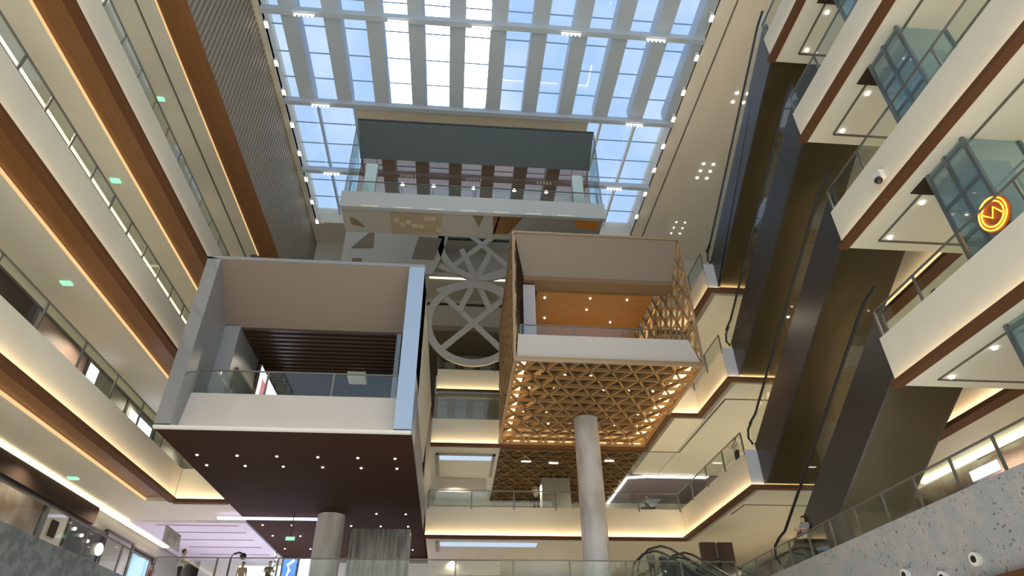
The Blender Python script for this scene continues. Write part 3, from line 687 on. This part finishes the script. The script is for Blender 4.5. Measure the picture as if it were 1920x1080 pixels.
# recessed light boxes
t = thing('ceiling_light_box', 'pale recessed light box in the ceiling left of the lattice, upper', 'light', (.5, 38.5, 12.9))
MB().box(-1.0, 36.6, 12.93, 2.1, 37.4, 12.97).build('diffuser', daypan, t)
m = MB(); m.box(-1.2, 36.4, 12.9, 2.3, 36.55, 13); m.box(-1.2, 36.4, 12.9, -1.05, 40.5, 13); m.box(2.15, 36.4, 12.9, 2.3, 40.5, 13); m.build('frame', greyw, t)
t = thing('ceiling_light_box', 'long pale recessed light box in the lower ceiling left of the tall column', 'light', (2.2, 36, 7.9))
MB().box(-.7, 36.2, 7.93, 4.6, 37.0, 7.97).build('diffuser', daypan, t)
MB().box(-.95, 36.0, 7.9, -.75, 38.2, 8.0).build('frame', greyw, t)
tag(MB().box(-1.2, 41, 7.2, 2.9, 41.2, 7.98).build('bulkhead', cream), 'cream bulkhead under the ceiling left of the tall column', 'bulkhead')
tag(MB().box(-1.1, 41, 12.1, 2.0, 41.2, 12.98).build('bulkhead', lilac), 'pale bulkhead with two small marks above the daylight window', 'bulkhead')
tag(MB().box(-4.6, 30.2, 4.5, -1.95, 31.2, 7.2).build('lift_enclosure', mat('streaked_steel', (.24, .24, .23), .3, .6, noise=(1.2, (.10, .10, .10), .4, .62, (4, 4, .4)))), 'grey metal lift enclosure right of the short round column', 'lift')
# ------------------------------------------------------------------ escalators (rise towards the camera, 30 degrees)
C30, S30 = math.cos(PI/6), .5
def esc(inv, zlow, label, glow=False):
    """inv: z*cos30 + y*sin30 of the truss underside"""
    t = thing('escalator', label, 'escalator', (14, 25.3, zlow), None)
    xa, xb = 12.98, 15.35
    zf = lambda y, i: (i-y*S30)/C30
    ylo = 25.7; ytop = 15.68
    ztop = zf(16.0, inv)
    def prof(i0, i1, lo0, hi0):   # side profile polygon y,z
        zl0 = zlow+.1+lo0; zh0 = ztop+lo0
        yA = (i0-zl0*C30)/S30; yB = (i0-zh0*C30)/S30
        zl1 = zlow+.1+hi0; zh1 = ztop+hi0
        yC = (i1-zl1*C30)/S30; yD = (i1-zh1*C30)/S30
        return [(ylo, zl0), (yA, zl0), (yB, zh0), (ytop, zh0), (ytop, zh1), (yD, zh1), (yC, zl1), (ylo, zl1)]
    th = 1.6
    P = prof(inv, inv+th, 0, th/C30*.98)
    def sl(xx, pts, w, name, mm):
        return MB().slab([(xx, y, z) for y, z in pts], (w, 0, 0)).build(name, mm, t)
    sl(xa, P, .08, 'side_cladding', trussb)
    sl(xb-.08, P, .08, 'side_cladding', trussb)
    # underside as bands
    P0 = P[:4]
    m = MB()
    for (a, b) in zip(P0[:-1], P0[1:]):
        m.hexa([(xa+.08, a[0], a[1]), (xb-.08, a[0], a[1]), (xb-.08, b[0], b[1]), (xa+.08, b[0], b[1]), (xa+.08, a[0], a[1]+.06), (xb-.08, a[0], a[1]+.06), (xb-.08, b[0], b[1]+.06), (xa+.08, b[0], b[1]+.06)])
    m.build('underside', bronze, t)
    # steps: visible only a bit, a stepped band
    m = MB(); n = 24
    Q0, Q1 = P[6], P[5]
    for k in range(n):
        y = Q0[0]+(Q1[0]-Q0[0])*(k+.5)/n; z = Q0[1]+(Q1[1]-Q0[1])*(k+.5)/n-.35
        m.box(xa+.55, y-.2, z-.1, xb-.55, y+.2, z)
    m.build('step', mat('step_grey', (.2, .2, .2), .5, .5), t)
    # balustrades
    for xx in (xa+.12, xb-.16):
        lo = [(ylo+.5, P[7][1]), (P[6][0], P[6][1]), (P[5][0], P[5][1]), (ytop, P[4][1])]
        hi = [(y, z+.98) for y, z in lo]; hi[0] = (hi[0][0]-.2, hi[0][1])
        m = MB()
        for k in range(3): m.hexa([(xx, *lo[k]), (xx+.02, *lo[k]), (xx+.02, *lo[k+1]), (xx, *lo[k+1]), (xx, *hi[k]), (xx+.02, *hi[k]), (xx+.02, *hi[k+1]), (xx, *hi[k+1])])
        m.build('balustrade_glass', gl_rail, t)
        hp = [(xx+.01, lo[0][0]-.05, lo[0][1]+.15), (xx+.01, lo[0][0]+.2, lo[0][1]+.5), (xx+.01, lo[0][0]+.05, lo[0][1]+.85), (xx+.01, hi[0][0]-.2, hi[0][1]+.04), (xx+.01, hi[1][0]+.4, hi[1][1]+.04), (xx+.01, hi[1][0]-.3, hi[1][1]+.2), (xx+.01, hi[2][0]+.3, hi[2][1]-.12), (xx+.01, hi[2][0]-.3, hi[2][1]+.04), (xx+.01, hi[3][0], hi[3][1]+.04)]
        MB().tube(hp, .055, 8).build('handrail', rubber, t)
    return t
esc(15.38, 3.0, 'bronze-clad escalator rising to the lowest right balcony, nearest the granite parapet')
esc(19.77, 8.0, 'bronze-clad escalator rising from the lowest back landing to the second lowest right balcony')
esc(24.2, 13.0, 'bronze-clad escalator rising from the middle back landing to the second highest right balcony')
esc(28.62, 18.0, 'bronze-clad escalator with blue-grey side, topmost, reaching the highest right balcony')
# ------------------------------------------------------------------ glass lift on the right
LF = thing('glass_lift', 'blue glass lift shaft rising behind the right balconies', 'lift', (14.1, 11.5, 3))
lx0, lx1, ly0, ly1 = 13.25, 14.9, 10.75, 12.2
for lv in range(5):
    z0_ = 4.63+5.02*lv if lv else 4.6
    z0_ = [4.65, 9.45, 14.5, 19.55, 24.45][lv]; z1_ = [7.85, 12.88, 17.95, 22.8, 28][lv]
    MB().box(lx0, ly0, z0_, lx0+.03, ly1, z1_).build('glass_panel', gl_lift, LF)
    MB().box(lx0, ly1-.03, z0_, lx1, ly1, z1_).build('glass_panel', gl_lift, LF)
    MB().box(lx0, ly0, z0_, lx1, ly0+.03, z1_).build('glass_panel', gl_lift, LF)
    m = MB()
    for (x, y) in ((lx0, ly0), (lx0, ly1), (lx1, ly0), (lx1, ly1), (lx0, (ly0+ly1)/2)): m.box(x-.05, y-.05, z0_, x+.05, y+.05, z1_)
    for zz in (z0_+1.0, z0_+2.1, z1_-.15): m.box(lx0-.04, ly0, zz-.05, lx0+.02, ly1, zz+.05); m.box(lx0, ly1-.02, zz-.05, lx1, ly1+.04, zz+.05)
    m.build('frame', mat('lift_frame', (.16, .20, .23), .3, .6), LF)
MB().box(lx0+.2, ly0+.2, 14.6, lx1-.2, ly1-.2, 17.2).build('cab', mat('blue_cab', (.26, .44, .56), .25, .3), LF)
MB().box(lx0+.2, ly0+.2, 9.8, lx1-.4, ly1-.2, 12.3).build('cab', MATS['blue_cab'], LF)
for zz in (22.86, 17.98, 12.9): MB().box(13.2, 12.25, zz-.03, 14.9, 12.95, zz-.005).build('shaft_gap_shade', darks, LF)  # dark plates standing in for the shaded gaps beside the shaft
# amber round neon sign
t = thing('neon_sign', 'round amber neon sign glowing beside the glass lift', 'sign', (13.1, 10.9, 10.2))
for r in (.42, .33):
    pts = [(13.12, 10.95+r*math.cos(a), 10.35+r*math.sin(a)) for a in [i*2*PI/28 for i in range(29)]]
    MB().tube(pts, .022, 6).build('neon_ring', neon, t)
MB().tube([(13.12, 10.7, 10.2), (13.12, 10.85, 10.5), (13.12, 11.0, 10.25), (13.12, 11.2, 10.5)], .02, 6).build('neon_stroke', neon, t)
MB().tube([(13.16, 10.95, 10.35), (13.2, 10.95, 10.35)], .48, 28).build('backing_disc', mat('dark_red', (.35, .09, .02), .5), t)
# camera on the fascia
t = thing('security_camera', 'white dome security camera on the second lowest right balcony fascia', 'camera', (12.5, 13.0, 13.3))
MB().box(12.42, 12.85, 13.45, 12.6, 13.15, 13.75).build('housing', whitep, t)
MB().ball((12.42, 13.0, 13.42), .12, 8).build('dome', rubber, t)
# air nozzles on granite
for (y, z, w) in ((15.24, 3.75, 'rightmost'), (16.54, 3.6, 'middle'), (17.98, 3.7, 'leftmost')):
    y_, z_ = {'rightmost': (15.24, 2.97), 'middle': (16.54, 2.78), 'leftmost': (17.98, 3.1)}[w]
    t = thing('air_nozzle', 'white round air nozzle low on the right granite parapet, %s of three' % w, 'vent', (12.55, y_, z_))
    cs = MB().tube([(12.6, y_, z_+.12), (12.5, y_, z_+.12)], .16, 20).build('collar', whitep, t)
    MB().tube([(12.52, y_, z_+.12), (12.48, y_, z_+.12)], .08, 16).build('opening', rubber, cs)
tag(MB().box(12.55, 16.3, 3.82, 12.6, 19.9, 3.86).build('light_line', led_l), 'thin pale line on the right granite parapet', 'light') if False else None

# ------------------------------------------------------------------ shopfronts, left
def shop(x, y0, z0, y1, z1, m, label, lit=None):
    s = 1 if x < 0 else -1
    t = thing('storefront', label, 'shop front', (x, (y0+y1)/2, z0))
    pn = MB().box(x, y0, z0, x+s*.12, y1, z1).build('panel', m, t)
    f = MB(); f.box(x, y0-.05, z0, x+s*.18, y0+.05, z1); f.box(x, y1-.05, z0, x+s*.18, y1+.05, z1); f.box(x, y0, z1-.1, x+s*.18, y1, z1); f.build('frame', dsteel, t)
    if lit: MB().box(x+s*.13, lit[0], lit[1], x+s*.15, lit[2], lit[3]).build('lit_panel', lit[4], pn)
    return t
xs = -15.88
shop(xs, 6, 9.6, 21.3, 12.95, darks, 'dark shop front on the lowest left balcony')
shop(xs, 21.4, 9.6, 25.4, 12.95, pink, 'rose coloured shop front on the lowest left balcony')
shop(xs, 25.5, 9.6, 29.5, 12.95, greyw, 'grey shop front with bright sign beyond the rose one', (25.6, 11.9, 26.4, 12.8, screenw))
shop(xs, 29.6, 9.6, 33, 12.95, greyw, 'pale shop front with white lit panel near the brown box', (30.0, 11.2, 32.6, 12.6, screenw))
shop(xs, 2, 4.6, 26.4, 7.2, muralm, 'mural-covered hoarding above the left granite parapet')
tag(MB().box(xs, 2, 7.2, xs+.3, 30, 7.9).build('dark_bulkhead', darks), 'dark bulkhead above the mural hoarding at lower left', 'bulkhead')
shop(xs, 26.5, 4.6, 28.4, 7.2, lilac, 'white poster panel beside the mural hoarding')
tag(MB().box(xs+.13, 27.2, 6.1, xs+.16, 27.7, 6.7).build('poster_figure', darks), 'dark figure printed on the white poster panel', 'poster')
shop(xs, 28.5, 4.6, 31.5, 7.2, rubber, 'black shop opening with small spotlights at lower left', (28.7, 4.7, 31.4, 5.7, emis('shop_glow', (1, .9, .75), .7)))
for k, y in enumerate((28.9, 29.6, 30.2)):
    tag(MB().ball((xs+.16, y, 6.75-.1*k), .07, 6).build('shop_spotlight', spot), 'tiny spotlight in the black shop opening, %s from the near side' % ORD[k], 'light', 'spotlights in the black shop opening')
tag(MB().ball((xs+.2, 31.3, 6.45), .33, 8, (.3, 1, .8)).build('oval_light', emis('oval_glow', (1, .9, .75), 4)), 'glowing oval light beside the black shop opening', 'light')
shop(xs, 31.7, 4.6, 34.5, 7.4, greyw, 'grey shop front at the lower left corner beyond the black one')
shop(xs, 34.6, 4.6, 37.2, 7.3, darks, 'shop front filled with pale blue lit panels', (34.7, 4.8, 37.0, 7.0, emis('pale_blue_screen', (.45, .65, 1), 1.4)))
tag(MB().box(xs+.12, -4, 7.93, xs+.42, 38, 7.98).build('cove_light', emis('cove_bright', (1, .86, .56), 3.0)), 'long bright cove light at lower left running into the distance', 'light')
# cove LED glow edges, right far side
tag(MB().box(18.95, 2, 7.8, 19.15, 24.3, 7.95).build('cove_light', coveb), 'bright cove light behind the railing at the right edge', 'light')
t = thing('storefront', 'rose and grey shop front behind the right granite railing', 'shop front', (19.4, 18, 4.6))
MB().box(19.3, 2, 4.6, 19.4, 46, 7.8).build('panel', muralm, t)
MB().box(19.2, 18.0, 6.2, 19.3, 21.2, 7.6).build('rose_panel', pink, t)
MB().box(19.15, 20.5, 7.15, 19.2, 21.9, 7.5).build('lit_sign', screenw, t)
# back level 2 shop clutter
def clutter(x, y, w, z0, z1, m, label, name, cat):
    return tag(MB().box(x-w/2, y, z0, x+w/2, y+.2, z1).build(name, m), label, cat)
bw = MB().box(-15, 42.0, 4.5, 1.0, 42.2, 8.0); struct('wall_back', bw, whitep)
clutter(-9.4, 38.0, 4.2, 4.6, 7.05, screenw, 'bright white display behind the railing, left one', 'lit_display', 'display')
clutter(-8.2, 37.8, 1.4, 4.6, 7.4, screenw, 'tall bright white display behind the railing, beside the blue screen', 'lit_display', 'display')
t = thing('video_screen', 'blue video screen left of the short round column', 'screen', (-6.9, 30, 4.5))
MB().box(-7.32, 30.0, 4.5, -6.6, 30.1, 5.95).build('case', rubber, t); MB().box(-7.25, 29.97, 4.6, -6.68, 30.0, 5.88).build('display', screenb, t)
MB().tube([(-7.15, 29.96, 4.8), (-6.95, 29.96, 5.4), (-7.05, 29.96, 5.6), (-6.8, 29.96, 5.8)], .06, 6).build('pale_graphic', screenw, t)
t = thing('light_garland', 'vertical garland of warm bulbs beside the blue video screen', 'light', (-7.7, 30, 4.5))
cb = MB().tube([(-7.62, 30, 4.5), (-7.62, 30, 6.15)], .02, 6).build('cable', rubber, t)
for k in range(8): MB().ball((-7.62+.04*(-1)**k, 30, 4.7+.19*k), .05, 5).build('bulb', MATS.get('bulb') or emis('bulb', (1, .85, .6), 8), cb)
t = thing('floor_lamp', 'curved black floor lamp behind the bottom left railing', 'lamp', (-9.5, 30, 4.5))
MB().tube([(-9.5, 30, 4.5), (-9.5, 30, 5.9), (-9.4, 30, 6.05), (-9.2, 30, 6.1), (-9.05, 30, 6.05)], .04, 8).build('pole', rubber, t)
MB().ball((-9.0, 30, 5.95), .14, 8).build('lamp_shade', rubber, t)
t = thing('exit_sign', 'small green exit sign above the garland of bulbs', 'sign', (-7.4, 31, 6.85))
MB().box(-7.6, 31.0, 6.85, -7.2, 31.05, 7.0).build('sign_face', exitg, t)
MB().tube([(-7.4, 31.03, 7.0), (-7.4, 31.03, 8.0)], .02, 6).build('rod', dsteel, t)
t = thing('bench', 'low dark bench under the seated person by the back balcony rail', 'bench', (11.0, 36.05, 9.55))
MB().box(10.6, 35.88, 9.88, 11.4, 36.2, 9.93).build('seat', woodt, t)
for bx_ in (10.65, 11.31): MB().box(bx_, 35.9, 9.55, bx_+.04, 36.18, 9.88).build('leg', dsteel, t)
# dark pylons
for x, w in ((12.95, 'left'), (13.85, 'right')):
    t = thing('dark_pylon', 'dark brown pylon at the bottom right, %s of two' % w, 'pylon', (x, 33, 4.5))
    MB().box(x-.38, 33, 4.5, x+.38, 33.3, 7.4).build('slab', mat('pylon_brown', (.06, .035, .03), .4), t)
    MB().box(x-.42, 32.95, 4.5, x+.42, 33.35, 4.65).build('plinth', dsteel, t)
# small escalators at the bottom
def small_esc(x, y, label, s):
    t = thing('escalator', label, 'escalator', (x, y, 3.2))
    for dy in (0, 1.0):
        top = [(x-.3*s, 5.35), (x-.15*s, 5.9), (x+.3*s, 6.3), (x+.9*s, 6.45), (x+1.3*s, 6.35), (x+4.0*s, 4.8)]
        MB().tube([(a, y+dy, z) for a, z in top], .05, 8).build('handrail', rubber, t)
        MB().slab([(a, y+dy-.01, z) for a, z in top]+[(x+3.2*s, y+dy-.01, 4.3), (x-.3*s, y+dy-.01, 4.5)], (0, .02, 0)).build('balustrade_glass', gl_rail, t)
    MB().slab([(x-.6*s, y+.1, 4.6), (x+.9*s, y+.1, 4.6), (x+4*s, y+.1, 2.9), (x+4*s, y+.1, 2.2), (x-.6*s, y+.1, 3.9)], (0, .8, 0)).build('truss', dsteel, t)
small_esc(8.5, 29.6, 'small glass-sided escalator top at the bottom, where two people stand', 1)
small_esc(10.0, 30.9, 'small glass-sided escalator top at the bottom, middle one', 1)
small_esc(12.1, 32.2, 'small glass-sided escalator top at the bottom, beside the dark pylons', 1)

# ------------------------------------------------------------------ people (built in metres)
skinm = mat('skin', (.50, .30, .20), .55); hairm = mat('hair', (.012, .010, .009), .5)
def chain_mesh(name, chains, m, parent, org):
    """chains: list of (list of (point, radius), attach) -> skin-modifier mesh"""
    vs_, es_, rs_ = [], [], []
    key = {}
    for ch in chains:
        prev = None
        for p, r in ch:
            k = tuple(round(c, 4) for c in p)
            if k not in key: key[k] = len(vs_); vs_.append(p); rs_.append(r)
            i = key[k]
            if prev is not None and prev != i: es_.append((prev, i))
            prev = i
    me = bpy.data.meshes.new(name); me.from_pydata([tuple(v) for v in vs_], es_, [])
    me.materials.append(m)
    o = bpy.data.objects.new(name, me); COL.objects.link(o); o.parent = parent
    sk = o.modifiers.new('skin', 'SKIN'); sk.use_smooth_shade = True
    for i, r in enumerate(rs_): me.skin_vertices[0].data[i].radius = (r, r)
    me.skin_vertices[0].data[0].use_root = True
    ss = o.modifiers.new('sub', 'SUBSURF'); ss.levels = 1; ss.render_levels = 1
    return o
def person(label, loc, rot, top, bottom, arms='down', seated=False, longhair=False, sc=1.0, cap=False):
    t = thing('person', label, 'person', loc); t.rotation_euler = (0, 0, rot); t.scale = (sc,)*3
    V = Vector
    hip = .92 if not seated else .50
    pel = V((0, 0, hip)); ws = V((0, 0, hip+.16)); chst = V((0, .01, hip+.38)); nk = V((0, 0, hip+.54)); hd0 = V((0, .01, hip+.60))
    hd1 = V((0, .02, hip+.68)); hd2 = V((0, .01, hip+.76))
    body = [[(pel, .13), (ws, .12), (chst, .135), (nk, .055), (hd0, .06), (hd1, .088), (hd2, .075)]]
    body.append([(hd1, .088), (V((0, .11, hip+.67)), .014)])
    for s in (-1, 1): body.append([(hd1, .088), (V((s*.092, .0, hip+.675)), .018)])
    sh = []; tr_ = [[(pel, .165), (ws, .15)]]; shoes = []
    shirt = [[(pel-V((0, 0, .06)), .19), (ws, .165), (chst, .155), (nk-V((0, 0, .03)), .07)]]
    for s in (-1, 1):
        so = V((s*.18, 0, hip+.47))
        if arms == 'down': el = so+V((s*.06, -.02, -.28)); wr = el+V((0, .06, -.25))
        elif arms == 'rail': el = so+V((s*.07, .12, -.22)); wr = el+V((-s*.10, .23, .02))
        elif arms == 'photo': el = so+V((s*.06, .20, -.12)); wr = el+V((-s*.12, .14, .17))
        else: el = so+V((s*.05, .02, -.27)); wr = el+V((-s*.02, .22, .06))
        d = (wr-el).normalized(); palm = wr+d*.07
        body.append([(chst, .135), (so, .062), (el, .042), (wr, .028), (palm, .034)])
        side = V((0, 0, 1)).cross(d).normalized() if abs(d.z) < .9 else V((0, 1, 0))
        for k, l in enumerate((.062, .075, .07, .055)):
            o_ = side*(k-1.5)*.019; b = palm+d*.02+o_; curl = d.cross(side).normalized()*.012
            body.append([(palm, .034), (b, .0095), (b+d*l*.5+curl, .009), (b+d*l+curl*2.6, .008)])
        th = palm-d*.035+side*(-s)*.035; body.append([(palm, .034), (th, .011), (th+d*.045+side*(-s)*.012, .009)])
        shirt.append([(chst, .155), (so, .085), ((so*.35+el*.65), .066)])
        hj = V((s*.095, 0, hip-.05))
        if seated: kn = hj+V((s*.02, .42, .0)); an = kn+V((0, .02, -.40))
        else: kn = hj+V((s*.02, .03, -.40)); an = V((s*.12, 0, .09))
        if an.z < .09: an.z = .09
        body.append([(pel, .13), (hj, .075), (kn, .046), (an, .032), (an+V((0, .08, -.04)), .035)])
        tr_.append([(pel, .15), (hj, .10), (kn, .072), (an+V((0, 0, .03)), .056)])
        shoes.append([(an+V((0, -.03, -.045)), .045), (an+V((0, .08, -.05)), .047), (an+V((0, .17, -.055)), .036)])
    chain_mesh('body', body, skinm, t, None)
    chain_mesh('shirt', shirt, top, t, None)
    chain_mesh('trousers', tr_, bottom, t, None)
    for sh_ in shoes: chain_mesh('shoe', [sh_], rubber, t, None)
    for s in (-1, 1):
        em = bpy.data.meshes.new('eye'); b_ = bmesh.new(); bmesh.ops.create_icosphere(b_, subdivisions=2, radius=.011)
        b_.to_mesh(em); b_.free(); em.materials.append(rubber); eo = bpy.data.objects.new('eye', em); COL.objects.link(eo); eo.parent = t; eo.location = (s*.03, .075, hip+.70)
    hm = bpy.data.meshes.new('hair'); b_ = bmesh.new(); bmesh.ops.create_icosphere(b_, subdivisions=3, radius=1.0)
    for v in b_.verts: v.co = Vector((v.co.x*.088, v.co.y*.10-.012, v.co.z*.112+hip+.715))
    bmesh.ops.delete(b_, geom=[v for v in b_.verts if (v.co.y > .02 and v.co.z < hip+.755) or v.co.z < hip+(.60 if not longhair else .5)], context='VERTS')
    if longhair:
        for v in b_.verts:
            if v.co.z < hip+.68: v.co.z -= (hip+.68-v.co.z)*2.6; v.co.y -= .02
    for f in b_.faces: f.smooth = True
    b_.to_mesh(hm); b_.free(); hm.materials.append(hairm)
    ho = bpy.data.objects.new('hair', hm); COL.objects.link(ho); ho.parent = t
    so_ = ho.modifiers.new('thick', 'SOLIDIFY'); so_.thickness = .012
    return t
wsh = mat('white_cloth', (.62, .60, .55), .8); bsh = mat('black_cloth', (.02, .02, .022), .8); gsh = mat('green_cloth', (.08, .12, .09), .8)
gysh = mat('grey_cloth', (.30, .32, .34), .8); tr_m = mat('dark_trousers', (.025, .022, .022), .8); rsh = mat('maroon_cloth', (.18, .05, .04), .8); tan = mat('tan_cloth', (.42, .33, .25), .8)
F2 = 4.5
person('person in white top and black trousers with both arms raised on the back balcony', (4.55, 35.75, 9.555), PI*.9, wsh, tr_m, 'photo', sc=1.0)
person('person in a dark green top leaning by the back balcony rail right of the column', (11.0, 36.1, 9.555), PI*.7, gsh, tr_m, 'rail', seated=True)
person('person in a white shirt and dark trousers standing behind the bottom left railing', (-11.3, 29.5, F2), -PI*.4, wsh, tr_m, 'phone', sc=1.12)
person('person with reddish top near the pale blue lit shop at lower left', (-12.9, 30.6, F2-.2), PI*.8, rsh, tr_m, 'down')
person('person with pale top behind the bottom railing beside the curved floor lamp', (-9.1, 30.6, F2-.1), PI, tan, tr_m, 'down')
person('person with tan hair and dark top looking down behind the bottom railing', (-7.9, 30.4, F2-.1), PI*1.1, bsh, tr_m, 'rail')
person('person in a pale grey shirt at the top of the small escalator', (9.55, 31.9, 5.35), PI, gysh, tr_m, 'down', sc=1.0)
person('person in black with long dark hair at the top of the small escalator', (10.15, 31.9, 5.25), PI, bsh, tr_m, 'down', longhair=True, sc=1.0)
person('person in a grey shirt with mask leaning on the railing by the granite parapet', (12.9, 23.2, 4.55), PI*.6, gysh, tr_m, 'rail', sc=1.12)
person('person in a white shirt leaning at the rail of the lowest escalator landing', (13.12, 27.9, 9.555), PI*.55, wsh, tr_m, 'rail', sc=1.0)

# ------------------------------------------------------------------ fill spots added under the floors to brighten soffits and back rooms
def lamp(x, y, z, w, spread=150, col=(1, .86, .66)):
    ld = bpy.data.lights.new('fill_spot', 'SPOT'); ld.energy = w; ld.color = col; ld.spot_size = math.radians(spread); ld.spot_blend = .6; ld.shadow_soft_size = .06
    o = bpy.data.objects.new('fill_spot', ld); COL.objects.link(o); o.location = Vector((x, y, z-.08))*K
for b in (8.05, 13.2, 18.15, 25.45):
    for y in range(6, 42, 6): lamp(-14.8, y, b, 420)
for b in (7.87, 12.9, 17.98, 22.86):
    for y in (1, 6, 11): lamp(16.0, y, b, 500)
for b in (8, 13, 18):
    for x, y in ((18, 20), (15, 29), (18.5, 33), (15, 38), (22, 24)): lamp(x, y, b, 700)
for x, y in ((0, 41), (5, 40), (9, 38)): lamp(x, y, 8, 600)
for x, y in ((-13.5, 36), (-11.5, 39), (-5, 40), (-9, 34)):
    lamp(x, y, 8, 1500, col=(.80, .72, 1.0))  # violet fill added to lift the dim ceiling at the far left
for x, y in ((0, 40), (5, 41), (9, 39)): lamp(x, y, 12.8, 600)
for x, y in ((0, 42), (5, 42)): lamp(x, y, 18, 600)
for x, y in ((-7.5, 25), (-4, 25), (-6, 29)): lamp(x, y, 12.9, 160)
for x, y in ((5, 28), (8.5, 28)): lamp(x, y, 18.1, 250)
